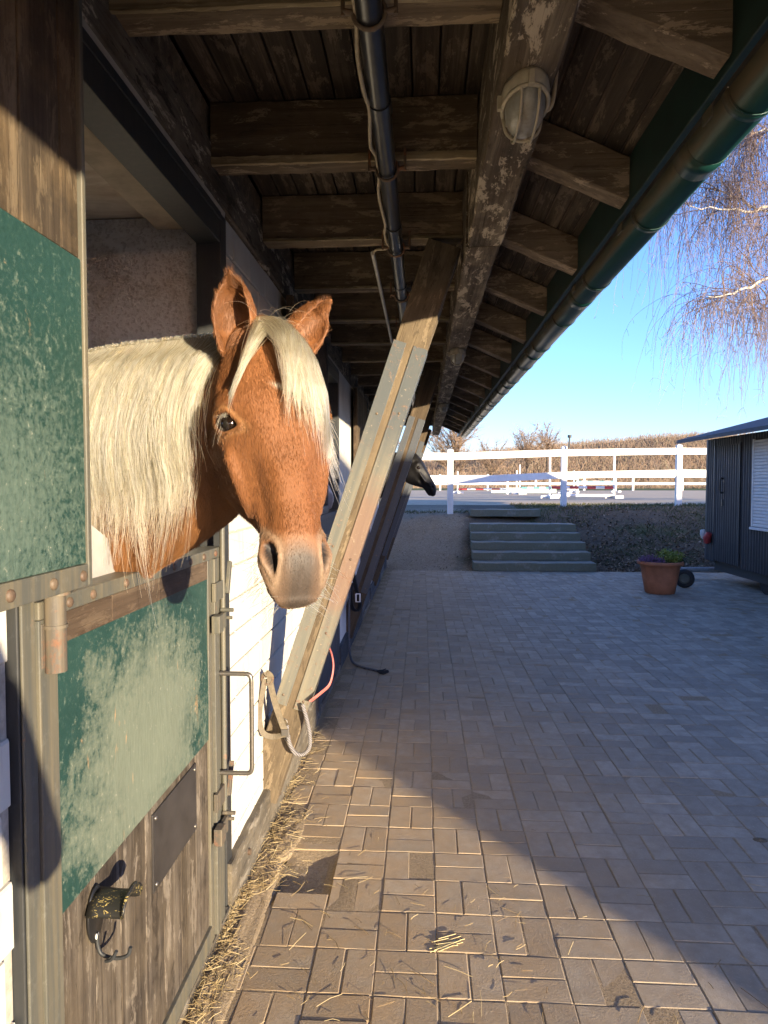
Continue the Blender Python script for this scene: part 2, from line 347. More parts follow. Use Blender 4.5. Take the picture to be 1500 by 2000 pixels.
def earth_mat():
    m = Mt('bank_earth_and_grass'); v = m.co((1,1,1), rnd=False); a = m.noise(v, 1.1, 7, .7); b = m.noise(v, 24, 6, .75); x, y, z = m.sep(v)
    e = m.ramp(b, [(.3, (.08,.06,.042)), (.7, (.18,.138,.095))]); g = m.ramp(b, [(.3, (.05,.058,.026)), (.7, (.12,.12,.055))])
    c = m.mix(m.ramp(a, [(.52, 0.), (.66, 1.)]), e, g)
    gv = m.mix(m.ramp(m.noise(v, 90, 5, .8), [(.42, 0.), (.6, 1.)]), m.ramp(b, [(.3, (.17,.125,.08)), (.7, (.36,.28,.19))]), m.ramp(a, [(.3, (.44,.36,.25)), (.7, (.24,.18,.11))]))
    path = m.math('MULTIPLY', m.rng(m.math('ADD', x, m.math('MULTIPLY', m.math('SUBTRACT', a, .5), 1.0)), 1.05, .6), m.rng(y, 19, 15.2))
    c = m.mix(path, c, gv)
    far = m.rng(y, 46, 52); c = m.mix(far, c, m.ramp(b, [(.3, (.085,.1,.03)), (.7, (.15,.16,.055))]))
    return m.out(c, .95, m.bump(b, .7, .02), spec=.15)
EARTH = earth_mat()
STONE = None
def step_mat():
    m = Mt('mossy_concrete_step'); v = m.co((1,1,1), rnd=False); a = m.noise(v, 3.5, 7, .7); b = m.noise(v, 40, 6, .75); nz = m.sep(m.new('ShaderNodeNewGeometry').outputs['Normal'])[2]
    c = m.ramp(b, [(.3, (.24,.22,.18)), (.7, (.4,.37,.31))])
    mo = m.math('MULTIPLY', m.ramp(a, [(.26, 0.), (.46, 1.)]), m.rng(nz, .75, .3, .25, 1.))     # moss keeps to the risers
    return m.out(m.mix(m.math('MULTIPLY', mo, .62), c, (.085,.1,.05)), .9, m.bump(b, .5, .006), spec=.2)
STEP = step_mat()
STRAW = None
def straw_mat():
    m = Mt('dry_straw'); at = m.attr('pv', 'Fac'); c = m.ramp(at, [(0., (.17,.115,.055)), (.5, (.31,.23,.11)), (1., (.45,.36,.2))]); return m.out(c, .6, spec=.3)
STRAW = straw_mat()
WHITEP = plain('white_fence_paint', (.72,.71,.68), .5, var=.08, sc=6)
# ------------------------------------------------------------------ terrain
def smooth(t): t = np.clip(t, 0, 1); return t*t*(3-2*t)
def ground_z(x, y):
    x = np.asarray(x, float); y = np.asarray(y, float)
    cy = 14.9+.28*np.clip(x-1, 0, 6)                    # where the bank reaches the arena
    top = .93+.11*smooth((x-.3)/3)
    z = top*smooth((y-12.15)/(cy-12.15))
    z = z+.035*smooth((y-11.9)/1)*(np.sin(x*3.1+y*1.7)*.5+np.sin(x*7.3-y*5.1)*.3)*smooth((cy+.5-y)/1)
    z = np.where(y > cy, top+(1.04-top)*smooth((y-cy)/3), z)
    return z-.03
def sheet(name, xs, ys, zf, mat, kind='structure'):
    X, Y = np.meshgrid(xs, ys); Z = zf(X, Y); n, m = X.shape
    v = np.stack([X, Y, Z], -1).reshape(-1, 3); i = np.arange(n*m).reshape(n, m)
    f = np.stack([i[:-1,:-1], i[:-1,1:], i[1:,1:], i[1:,:-1]], -1).reshape(-1, 4)
    me = bpy.data.meshes.new(name); me.from_pydata(v.tolist(), [], f.tolist()); me.polygons.foreach_set('use_smooth', [True]*len(f)); me.update()
    return tag(link(name, me, mat), kind=kind)
xs = np.unique(np.concatenate([np.linspace(-800, -20, 14), np.linspace(-20, -4, 9), np.arange(-4, 12, .16), np.linspace(12, 30, 10), np.linspace(30, 800, 14)]))
ys = np.unique(np.concatenate([np.linspace(-400, -12, 10), np.linspace(-12, 11.4, 10), np.arange(11.4, 19, .14), np.linspace(19, 60, 14), np.linspace(60, 1200, 14)]))
sheet('ground', xs, ys, ground_z, EARTH)
sheet('riding_arena', np.linspace(-40, 60, 60), np.concatenate([np.linspace(17.2, 26, 12), np.linspace(27, 50, 12)]), lambda x, y: ground_z(x, y)+.05-.06*smooth((17.6-y)/.4), ARENA)
# hills far behind the arena
def hill_z(x, y):
    return 1+(4.2+6.2*smooth((x-2)/46)+1.2*np.sin(x*.05+1)+.7*np.sin(x*.13))*smooth((y-78)/60)
sheet('hill', np.linspace(-160, 260, 90), np.linspace(76, 210, 30), lambda x, y: hill_z(x, y)-.4, plain('hill_dead_grass', (.15,.11,.065), .95, var=.4, sc=.3, spec=.1))
# ------------------------------------------------------------------ pavement of basket weave pavers
pav = tag(sheet('pavement', np.linspace(-.9, 9, 200), np.linspace(-6, 12.02, 240), lambda x, y: -.0026+.0012*np.sin(x*5+2*np.sin(y*2))*np.sin(y*4.3)-.034*smooth((.16-np.abs(x+.49))/.05)*smooth((.17-np.abs(y-2.59))/.05), JOINT), kind='structure')
def paver_mesh(variant):
    rr = random.Random(variant*7+1); hx, hy, c = .0976, .0476, .0022
    m = MB(); q = []
    for (ix, iy) in ((-1,-1),(1,-1),(1,1),(-1,1)):
        q.append((ix*hx+rr.uniform(-.001,.001), iy*hy+rr.uniform(-.001,.001)))
    bot = [(a, b, -.05) for a, b in q]; mid = [(a, b, -.0022+rr.uniform(-.0005,.0005)) for a, b in q]
    top = []
    for a, b in q:
        k = c*rr.uniform(.7, 1.5); top.append((a-math.copysign(k, a), b-math.copysign(k, b), rr.uniform(-.0008,.0004)))
    m.add(bot+mid+top, [(0,1,5,4),(1,2,6,5),(2,3,7,6),(3,0,4,7),(4,5,9,8),(5,6,10,9),(6,7,11,10),(7,4,8,11),(8,9,10,11)])
    return m
PM = [paver_mesh(k) for k in range(6)]; PME = []
for k in range(6):
    me = PM[k].mesh('paver'); me.materials.append(PAVER); PME.append(me)
cand = []
for i in range(-4, 45):
    for j in range(-14, 50):
        x0, y0 = .05+.2*i, 1.968+.2*j
        if y0 > 11.86 or x0+.2 > 8.2: continue
        horiz = (i+j) % 2 != 0
        for h in (0, 1):
            cx, cy_, rot = (x0+.1, y0+.05+.1*h, 0) if horiz else (x0+.05+.1*h, y0+.1, math.pi/2)
            if cx < -.655+(.045 if not horiz else .09): 
                if cx < -.63: continue
            if -.62 < cx < -.36 and 2.44 < cy_ < 2.73: continue      # a few pavers are missing near the sill
            cand.append((cx, cy_, rot))
def in_view(x, y):
    d = -math.sin(yaw)*x+math.cos(yaw)*y; l = math.cos(yaw)*x+math.sin(yaw)*y
    return d > .3 and abs(l/d) < .6 and 1.54/d < .80
vis = sorted([c for c in cand if in_view(c[0], c[1])], key=lambda c: c[0]**2+c[1]**2)
near = set(vis[:300]); fv, ff, fc = [], [], []
for n_, (cx, cy_, rot) in enumerate(cand):
    k = random.randrange(6); dz = random.gauss(0, .0009); a = rot+random.gauss(0, .008)+(math.pi if random.random() < .5 else 0)
    cx2, cy2 = cx+random.gauss(0, .0012), cy_+random.gauss(0, .0012); dz -= .006*math.exp(-((cx+.5)**2+(cy_-2.6)**2)/.06)
    if (cx, cy_, rot) in near:
        o = link('paver', PME[k], None, pav, (cx2, cy2, dz)); o.rotation_euler = (random.gauss(0, .004), random.gauss(0, .004), a)
    else:
        ca, sa = math.cos(a), math.sin(a); b0 = len(fv); t1, t2 = random.gauss(0, .008), random.gauss(0, .008)
        fv += [(cx2+x*ca-y*sa, cy2+x*sa+y*ca, dz+z+t1*x+t2*y) for x, y, z in PM[k].v]; ff += [tuple(q+b0 for q in f) for f in PM[k].f]; fc += [random.random()]*len(PM[k].v)
me = bpy.data.meshes.new('paver_field'); me.from_pydata(fv, [], ff); at = me.attributes.new('pv', 'FLOAT', 'POINT'); at.data.foreach_set('value', fc); me.update()
tag(link('paver_field', me, PAVER, pav), kind='stuff')
# ------------------------------------------------------------------ the stable
ST = empty('stable_building', (-.7, 0, 0), 'long white brick stable with wooden half doors under a deep braced eave', 'stable')
Y0, Y1 = -6.0, 12.5
DOORS = [1.14+3.2*i for i in range(4)]; DW = 1.16
def part(name, mb, mat, par=ST, bevel=0, label=None, kind=None):
    o = mb.build(name, mat, par, bevel)
    if label: o['label'] = label
    if kind: o['kind'] = kind
    return o
# walls: masonry core with door openings, bricks in front where they can be told apart
m = MB(); segs = []; y = Y0
for d in DOORS: segs.append((y, d-.037)); y = d+DW+.07
segs.append((y, Y1))
walls = []
for k, (a, b) in enumerate(segs):
    near = k <= 1
    m = MB(); m.box(-.95, -.712 if near else -.698, a, b, 0, 2.484); walls.append(part('wall', m, MORTAR if near else WALLF))
for d in DOORS:
    m = MB()
    n = 60; pts = [d-.06+(DW+.13)*i/n for i in range(n+1)]
    vs = []; fs = []
    for i, yy in enumerate(pts):
        zz = 2.463+random.uniform(-.006, .006)+.004*math.sin(i*.7)
        vs += [(-.697, yy, zz), (-.693, yy, 2.487), (-.80, yy, zz), (-.80, yy, 2.487)]
    for i in range(n):
        b = i*4; fs += [(b, b+4, b+5, b+1), (b+2, b+3, b+7, b+6), (b, b+2, b+6, b+4), (b+1, b+5, b+7, b+3)]
    m.add(vs, fs); part('plaster_strip', m, LINTEL)
def brick_mesh(L, k):
    rr = random.Random(k); m = MB(); h = .0595; c = .004; hl = L/2-.0035
    q = [(-hl,-h),(hl,-h),(hl,h),(-hl,h)]; q = [(a+rr.uniform(-.0015,.0015), b+rr.uniform(-.0015,.0015)) for a, b in q]
    back = [(-.02, a, b) for a, b in q]; mid = [(.004, a, b) for a, b in q]; fr = [(.0082+rr.uniform(-.0008,.0008), a-math.copysign(c, a), b-math.copysign(c, b)) for a, b in q]
    m.add(back+mid+fr, [(0,1,5,4),(1,2,6,5),(2,3,7,6),(3,0,4,7),(4,5,9,8),(5,6,10,9),(6,7,11,10),(7,4,8,11),(8,9,10,11)])
    me = m.mesh('brick'); me.materials.append(BRICK); bm = bmesh.new(); bm.from_mesh(me); bmesh.ops.recalc_face_normals(bm, faces=bm.faces); bm.to_mesh(me); bm.free(); return me
BM = {}
def bricks(wall, a, b, z0, z1):
    row = 0; z = z0
    while z+.06 < z1:
        y = a+(0 if row % 2 else -.125)
        while y < b-.02:
            l, r = max(y, a), min(y+.25, b)
            if r-l > .05:
                key = (round(r-l, 2), random.randrange(3))
                if key not in BM: BM[key] = brick_mesh(key[0], hash(key) % 999)
                link('brick', BM[key], None, wall, (-.7095+.7, (l+r)/2, z+.0625))
            y += .25
        z += .125; row += 1
bricks(walls[1], 2.375, 4.27, .11, 2.49); bricks(walls[0], .2, 1.101, .11, 1.40)
m = MB(); m.box(-4.4, -4.2, Y0, Y1, 0, 1.15); m.box(-4.4, -4.2, Y0, Y1, 2.4, 3.8)       # unseen openings added at the back to let daylight into the stalls
ye = Y0
for c0 in [-4, -.75]+[d+DW-1.75 for d in DOORS[1:]]: m.box(-4.4, -4.2, ye, c0, 1.15, 2.4); ye = c0+2.1
m.box(-4.4, -4.2, ye, Y1, 1.15, 2.4); part('back_wall', m, WALLF)
for yy in (Y0, Y1-.2):
    m = MB(); p = [(-.96,0),(-.96,3.1),(-2.6,3.95),(-4.19,3.2),(-4.19,0)]
    m.add([(a, yy+.01, b) for a, b in p]+[(a, yy+.19, b) for a, b in p], [(4,3,2,1,0),(5,6,7,8,9)]+[(i,(i+1)%5,(i+1)%5+5,i+5) for i in range(5)]); part('gable_wall', m, WALLF)
# stalls
for i, yy in enumerate([-.9]+[d+DW+.060 for d in DOORS]):
    m = MB()                                          # trowelled partition, lumpy
    ny, nz = 60, 46; X = np.linspace(-4.19, -.777, ny); Z = np.linspace(.0, 2.47, nz)
    G = [(x, yy+.006*math.sin(x*9+z*5)*math.sin(z*7-x*3)*min(1, (-.777-x)*8)+random.uniform(-.003,.003), z) for z in Z for x in X]
    m.add(G, [(r*ny+c, r*ny+c+1, (r+1)*ny+c+1, (r+1)*ny+c) for r in range(nz-1) for c in range(ny-1)], True)
    m.box(-4.19, -.96, yy+.02, yy+.11, 0, 2.47); part('stall_partition', m, PLASTER)
m = MB(); m.box(-4.19, -.93, Y0+.2, Y1-.2, 2.475, 2.57); part('stall_ceiling', m, CEILC)
for d in DOORS: m = MB(); m.box(-.93, -.776, d-.1, d+DW+.05, 2.425, 2.56); part('lintel', m, LINTEL, bevel=.004)
m = MB(); m.box(-4.19, -.78, Y0+.2, Y1-.2, .0, .12); part('stall_floor', m, plain('bright_straw_bedding', (.58,.47,.28), .9, var=.3, sc=30, bump=.6))
# door frames of dark steel
for k, d in enumerate(DOORS):
    m = MB(); m.box(-.775, -.690, d-.035, d, 0, 2.462); m.box(-.775, -.690, d+DW, d+DW+.068, 0, 2.462); m.box(-.775, -.6905, d, d+DW, 2.36, 2.4615)
    m.box(-.6905, -.686, d+.001, d+DW-.001, 2.435, 2.4615); part('door_frame', m, STEELD, bevel=.004)
m = MB(); m.box(-.689, -.683, 1.108, 1.147, .01, 1.36); part('door_post_face', m, STEEL, bevel=.002)
# ---- the lower door the horse leans over
D0, D1 = 1.15, 2.24
m = MB(); m.box(-.725, -.692, D0, D1, .05, 1.29)
ld = part('lower_door', m, STRIPW, label='lower half door with worn green panel and riveted steel edge')
def sub(name, mb, mat, par, bevel=0, label=None):
    return part(name, mb, mat, par, bevel, label)
m = MB(); m.box(-.745, -.677, D0, D1, 1.297, 1.330); sub('top_rail', m, STEEL, ld, .003)
m = MB(); m.box(-.693, -.678, D0, 1.209, .05, 1.2965); sub('stile', m, STEEL, ld, .002)
m = MB(); m.box(-.693, -.679, 2.095, 2.128, .05, 1.2965); m.box(-.693, -.672, 2.140, 2.178, .05, 1.2965); m.box(-.693, -.678, 2.178, 2.24, .05, 1.2965); sub('stile', m, STEEL, ld, .002)
for a, b in ((1.21, 1.437), (1.439, 1.70), (1.702, 1.905), (1.907, 2.094)):
    m = MB(); m.box(-.693, -.6805, a, b, 1.238, 1.2965); sub('strip_board', m, STRIPW, ld, .0015)
m = MB(); ny, nz = 40, 30; Y = np.linspace(1.21, 2.094, ny); Z = np.linspace(.722, 1.2375, nz)
G = [(-.683+.0012*math.sin(yy*17)*math.sin(z*13), yy, z) for z in Z for yy in Y]; m.add(G, [(r*ny+c, r*ny+c+1, (r+1)*ny+c+1, (r+1)*ny+c) for r in range(nz-1) for c in range(ny-1)], True)
m.box(-.692, -.6865, 1.21, 2.094, .722, 1.2375); sub('green_panel', m, GREENL, ld, label='green painted panel worn to bare grey in the middle')
yy = 1.21
for w in (.135, .12, .14, .115, .13, .125, .119):
    e = min(yy+w, 2.094); m = MB(); m.box(-.693, -.6855+random.uniform(-.001,.001), yy+.0012, e-.0012, .11, .7205); sub('board', m, DOORB, ld, .0015); yy = e
m = MB(); m.box(-.693, -.676, 1.21, 2.094, .05, .109); sub('bottom_rail', m, STEEL, ld, .002)
for yy in (1.252, 1.345, 1.50, 1.64, 1.80, 1.93, 2.05, 2.165):
    m = MB(); m.lathe((0,0,0), [(.0105,0),(.010,.003),(.0065,.0055),(.0001,.0062)], 12); 
    m.v = [(-.677+z, yy+x, 1.313+y) for x, y, z in m.v]; sub('rivet', m, RIVET, ld)
m = MB(); m.box(-.687, -.681, 1.642, 1.970, .497, .70); pl = sub('metal_plate', m, plain('dark_sheet_metal', (.05,.046,.045), .4, .3, var=.35, sc=9), ld, .0015, 'dark metal plate screwed to the lower boards')
for yy, zz in ((1.66,.685),(1.955,.685),(1.66,.512),(1.955,.512)):
    m = MB(); m.lathe((0,0,0), [(.006,0),(.005,.003),(.0001,.004)], 10); m.v = [(-.681+z, yy+x, zz+y) for x, y, z in m.v]; sub('screw', m, HANDLE, ld)
for z0 in (1.20, .28):
    m = MB(); m.tube([(-.664, 1.178, z0), (-.664, 1.178, z0+.165)], .019, 16); m.tube([(-.664, 1.178, z0+.08), (-.664, 1.178, z0+.086)], .0215, 16); m.box(-.682, -.676, 1.155, 1.25 if z0 < 1 else 1.205, z0+.01, z0+.09); sub('hinge', m, RUSTY, ld, .001)
m = MB(); m.tube(arc([(-.676, 2.185, .911), (-.60, 2.185, .911), (-.576, 2.185, .909), (-.567, 2.185, .895), (-.566, 2.185, .85), (-.566, 2.185, .64), (-.567, 2.185, .592), (-.576, 2.185, .578), (-.60, 2.185, .576), (-.676, 2.185, .576)], 5), .0075, 10); sub('handle', m, HANDLE, ld)
for zc in (1.19, .50):
    m = MB()
    m.box(-.676, -.664, 2.12, 2.235, zc-.03, zc+.03); m.box(-.665, -.652, 2.13, 2.20, zc-.125, zc-.075); m.box(-.668, -.642, 2.09, 2.135, zc-.125, zc-.07)
    m.obox((-.655, 2.238, zc+.035), ((0,.35,1),(1,0,0),(0,1,-.35)), (.055, .006, .010)); m.tube([(-.672, 2.205, zc-.07), (-.63, 2.205, zc-.07)], .007, 8); m.tube([(-.672, 2.225, zc-.1), (-.64, 2.225, zc-.1)], .006, 8)
    sub('latch', m, STEEL if zc > 1 else RUSTY, ld, .0015)
m = MB(); m.tube([(-.668, 2.213, .36), (-.668, 2.213, 1.40)], .009, 8); sub('bolt_rod', m, STEEL, ld)
# ---- the upper door folded back against the wall
m = MB(); m.box(-.668, -.638, .10, 1.228, 1.352, 2.52); ud = part('upper_door', m, STRIPW, label='upper half door folded back, brown boards over green panel')
yy = .11; ws = (.118, .112, .12, .115, .118, .12, .113, .119, .117, .07)
for w in ws:
    e = min(yy+w, 1.222); m = MB(); m.box(-.640, -.6305+random.uniform(-.0012,.0012), yy+.0016, e-.0016, 1.952, 2.515)
    if e-yy > .03: sub('board', m, UPB, ud, .002)
    yy = e
m = MB(); m.box(-.640, -.6265, .11, 1.222, 1.392, 1.950); sub('green_panel', m, GREENU, ud, .002, 'green painted plywood panel of the upper door')
m = MB(); m.box(-.672, -.622, 1.2225, 1.236, 1.35, 2.52); sub('edge_trim', m, STEEL, ud, .002)
m = MB(); m.box(-.640, -.622, .10, 1.222, 1.350, 1.3915); sub('bottom_trim', m, RUSTY if False else STEEL, ud, .002)
for yy in (1.20, 1.10, .98, .84):
    m = MB(); m.lathe((0,0,0), [(.0105,0),(.010,.003),(.0065,.0055),(.0001,.0062)], 12); m.v = [(-.622+z, yy+x, 1.371+y) for x, y, z in m.v]; sub('rivet', m, RIVET, ud)
m = MB(); m.tube([(-.655, 1.178, 1.34), (-.655, 1.178, 1.50)], .019, 14); sub('hinge', m, RUSTY, ud)
# ---- the far doors
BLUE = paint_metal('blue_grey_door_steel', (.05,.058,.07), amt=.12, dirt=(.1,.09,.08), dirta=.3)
for k, d in enumerate(DOORS[1:]):
    m = MB(); m.box(-.725, -.69, d+.01, d+1.10, .05, 1.32); q = part('lower_door', m, STRIPW)
    m = MB(); m.box(-.745, -.675, d+.01, d+1.10, 1.295, 1.33); sub('top_rail', m, BLUE, q, .003)
    for a, b in ((d+.01, d+.07), (d+1.03, d+1.10)):
        m = MB(); m.box(-.692, -.678, a, b, .05, 1.294); sub('stile', m, BLUE, q, .002)
    for j in range(8):
        a = d+.072+j*.1195; m = MB(); m.box(-.692, -.683, a, a+.117, .06, 1.292); sub('board', m, BLUE, q, .0015)
    m = MB(); m.box(-.668, -.638, d-1.04, d+.085, 1.352, 2.46); q = part('upper_door', m, STRIPW)
    for j in range(9):
        a = d-1.035+j*.122; m = MB(); m.box(-.640, -.630, a, a+.119, 1.40, 2.455); sub('board', m, UPB if k else STRIPW, q, .0015)
    m = MB(); m.box(-.64, -.622, d-1.04, d+.085, 1.351, 1.399); sub('bottom_trim', m, BLUE, q, .002)
    m = MB(); m.box(-.67, -.622, d+.0855, d+.096, 1.351, 2.46); sub('edge_trim', m, BLUE, q, .002)
# sill planks on the ground line
for k, (a, b) in enumerate([(2.31, 4.28)]+[(d+DW+.0, min(d+3.2-.06, 12.48)) for d in DOORS[1:]]):
    part('sill_plank', rough_beam((-.722, a, .095), (-.722, b, .095), (0,0,1), .10, .19, .0025, 40), GREYW if k == 0 else wood('shaded_sill_wood', (.04,.045,.055), (.075,.08,.09), (.13,.13,.13), 'Y') if k == 1 else bpy.data.materials['shaded_sill_wood'])  # far planks use a darker, bluer copy with the shade in its colour
m = MB(); m.tube([(-.676, 2.52, .12), (-.66, 2.52, .12)], .012, 8); m.tube([(-.676, 3.05, .11), (-.655, 3.05, .11)], .014, 8); part('sill_bolt', m, RIVET)
for d in DOORS:
    m = MB(); m.box(-.74, -.676, d+.0, d+DW, -.02, .045); part('door_threshold', m, GREYW, bevel=.004)
# ---- eave timbers
part('wall_plate', rough_beam((-.765, Y0, 2.575), (-.765, Y1+.3, 2.575), (0,0,1), .146, .172, .002, 90), BEAM)
part('wall_plate', rough_beam((-.775, Y0, 2.722), (-.775, Y1+.3, 2.722), (0,0,1), .142, .118, .002, 90), JOIST)
for a, b, dx in ((Y0, 2.70, 0), (2.705, 7.62, -.006), (7.625, 12.96, .003)):
    part('eave_beam', rough_beam((.238+dx, a, 2.612), (.238+dx, b, 2.612), (0,0,1), .132, .292, .0035, 60), BEAM)
JY = [1.50+.715*k for k in range(-9, 16)]
def pair_y(k): return JY[k]
for k, yy in enumerate(JY):
    part('joist', rough_beam((-.694, yy+.05, 2.684), (.170, yy+.05, 2.684), (0,0,1), .10, .192, .002, 16), JOIST)
    if yy > 0 and k < 16:
        part('joist_edge_strip', rough_beam((-.690, yy-.004, 2.588), (.168, yy-.004, 2.588), (0,0,1), .012, .024 if k in (9, 10) else .012, .0015, 30), PALE)
for j in range(11):
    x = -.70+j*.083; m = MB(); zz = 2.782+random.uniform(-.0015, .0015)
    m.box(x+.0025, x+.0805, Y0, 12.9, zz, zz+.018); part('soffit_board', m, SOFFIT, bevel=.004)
SL = .45; cs = 1/math.sqrt(1+SL*SL); sd = Vector((cs, 0, -SL*cs)); su = Vector((SL*cs, 0, cs))
def slope(x, d=0): return Vector((x, 0, 2.575-SL*(x-.35)))+su*d      # underside of the rafters
for yy in JY:
    a, b = slope(.27, .062), slope(.645, .062); a.y = b.y = yy+.05
    part('rafter', rough_beam(a, b, su, .085, .124, .002, 8), RAFTER)
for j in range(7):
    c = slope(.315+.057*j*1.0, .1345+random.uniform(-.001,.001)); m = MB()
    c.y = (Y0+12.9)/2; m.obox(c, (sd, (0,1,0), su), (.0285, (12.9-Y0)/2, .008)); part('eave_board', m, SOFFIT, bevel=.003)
m = MB(); m.box(.650, .670, Y0, 12.92, 2.425, 2.60); part('fascia_board', m, FASCIA, bevel=.003)
for yy in JY:
    m = MB(); m.box(.670, .676, yy+.16, yy+.21, 2.40, 2.59); m.tube([(.676, yy+.185, 2.45), (.684, yy+.185, 2.45)], .012, 10); part('gutter_bracket', m, GUTTER, bevel=.001)
# gutter: half round sheet with beaded rim and lapped joints
GX, GZ, GR = .776, 2.468, .062
def gutter_shell(a, b, r, n=22):
    m = MB(); vs = []; fs = []
    for yy in (a, b):
        for rr in (r, r-.0022):
            for k in range(n+1):
                t = math.pi+math.pi*k/n; vs.append((GX+rr*math.cos(t)*(1.0), yy, GZ+rr*math.sin(t)))
    N = n+1
    for k in range(n):
        fs += [(k, k+1, 2*N+k+1, 2*N+k), (N+k+1, N+k, 3*N+k, 3*N+k+1), (k, N+k, N+k+1, k+1), (2*N+k, 2*N+k+1, 3*N+k+1, 3*N+k)]
    m.add(vs, fs, True); return m
seg = 2*.715
m = gutter_shell(Y0, 12.95, GR); m.tube([(GX+GR+.002, Y0, GZ+.003), (GX+GR+.002, 12.95, GZ+.003)], .0075, 10); m.tube([(GX-GR+.003, Y0, GZ+.03), (GX-GR+.003, 12.95, GZ+.03)], .004, 6)
gut = part('gutter', m, GUTTER)
for k, yy in enumerate(JY):
    m = gutter_shell(yy+.172, yy+.20, GR+.003); m.add(*(lambda q: (q.v, q.f))(gutter_shell(yy+.165, yy+.169, GR+.0045))); part('gutter_strap', m, GUTTER, gut)
    if k % 2: m = gutter_shell(yy+.42, yy+.52, GR+.0018); part('gutter_joint', m, GUTTER, gut)
m = MB(); p = [(.80, 2.528), (-2.6, 2.528+3.4*.42), (-5.6, 2.70), (-5.6, 2.80), (-2.6, 2.70+3.4*.42), (.80, 2.62)]
p = [(.775, 2.536), (-2.6, 4.05), (-5.6, 2.72), (-5.6, 2.82), (-2.6, 4.17), (.775, 2.60)]
m.add([(a, Y0-.2, b) for a, b in p]+[(a, 12.97, b) for a, b in p], [(0,1,2,3,4,5),(6,7,8,9,10,11)]+[(i,(i+1)%6,(i+1)%6+6,i+6) for i in range(6)]); part('roof', m, ROOFT)
# ---- raking braces clad in steel
def brace(y0, steel, woodm, k):
    A = Vector((-.582, 0, .545)); B = Vector((.088, 0, 2.5525)); t = (B-A).normalized(); side = Vector((t.z, 0, -t.x)); w = .144; dp = .12
    yc = y0+dp/2; q = Matrix(((side.x, 0, t.x, 0), (0, 1, 0, 0), (side.z, 0, t.z, 0), (0, 0, 0, 1)))
    def local(mb, name, mat, par, bev=.002, label=None):
        me = mb.mesh(name); bm = bmesh.new(); bm.from_mesh(me); bmesh.ops.recalc_face_normals(bm, faces=bm.faces); bm.to_mesh(me); bm.free()
        o = link(name, me, mat, par)
        if par is ST: o.matrix_local = Matrix.Translation(A+Vector((0, yc, 0))-Vector((-.7, 0, 0))) @ q
        if bev: b = o.modifiers.new('bevel', 'BEVEL'); b.width = bev; b.segments = 2; b.limit_method = 'ANGLE'
        if label: o['label'] = label
        return o
    L = (B-A).length
    br = local(rough_beam((0, 0, -.42), (0, 0, L), (0, 1, 0), w, dp, .002, 30), 'brace', woodm, ST, 0, 'raking timber brace clad with two steel plates' if k == 0 else None)
    zt = 2.13; s0 = .015; s1 = (zt-A.z)/t.z
    for x0, x1, sgn in ((-w/2-.004, -.019, -1), (.013, w/2+.004, 1)):
        m = MB(); m.box(x0, x1, -dp/2-.0055, -dp/2-.001, s0, s1)
        xe = x0 if sgn < 0 else x1; m.box(min(xe, xe-sgn*.004), max(xe, xe-sgn*.004), -dp/2-.0008, dp/2-.02, s0, s1)
        p = local(m, 'steel_plate', steel, br, .0015)
    for x, z in ((-.048, .06), (.045, .06), (-.045, .75), (.045, .72), (-.045, 1.35), (.045, 1.38), (.045,.38)):
        m = MB(); m.lathe((0,0,0), [(.006,0),(.005,.002),(.0001,.003)], 8); m.v = [(x+a, -dp/2-.0055-c, z+b) for a, b, c in m.v]; local(m, 'screw', RIVET, br, 0)
    return br
def brace_paint():
    m = Mt('patched_brace_paint_shaded_top'); v = m.co((1,1,1), rnd=False); x, y, z = m.sep(v); a = m.noise(v, 9, 7, .72); b = m.noise(v, 70, 5, .7); s_ = m.noise(m.co((40, 40, 2.2), rnd=False), 1., 4, .6)
    c = m.mix(m.ramp(s_, [(.35, 0.), (.7, 1.)]), (.105,.108,.095), (.18,.162,.12)); up = m.rng(m.math('ADD', z, m.math('MULTIPLY', a, .5)), 1.25, 1.65); c = m.mix(m.math('MULTIPLY', up, .85), c, (.062,.074,.082))   # blue grey shade painted over the top of the plates
    red = m.math('MULTIPLY', m.math('MULTIPLY', m.rng(m.math('ADD', z, m.math('MULTIPLY', a, .35)), .55, .75), m.rng(m.math('ADD', z, m.math('MULTIPLY', a, .35)), 1.3, 1.1)), m.rng(x, -.005, .02)); c = m.mix(m.math('MULTIPLY', red, .55), c, (.2,.1,.065))
    rs = m.ramp(m.math('ADD', m.math('MULTIPLY', a, .5), m.math('MULTIPLY', b, .5)), [(.54, 0.), (.60, 1.)]); c = m.mix(m.math('MULTIPLY', rs, .65), c, (.15,.075,.042)); c = m.mix(m.math('MULTIPLY', m.ramp(b, [(.62, 0.), (.7, 1.)]), .5), c, (.42,.38,.28))
    return m.out(c, .55, m.bump(m.math('ADD', b, rs), .3, .002), spec=.4)
BRP = brace_paint()
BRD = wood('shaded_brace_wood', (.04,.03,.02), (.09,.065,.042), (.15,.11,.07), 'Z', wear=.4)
for k in range(4): brace(2.90+3.2*k, BRP if k == 0 else BLUE, BRACEW if k == 0 else BRD, k)
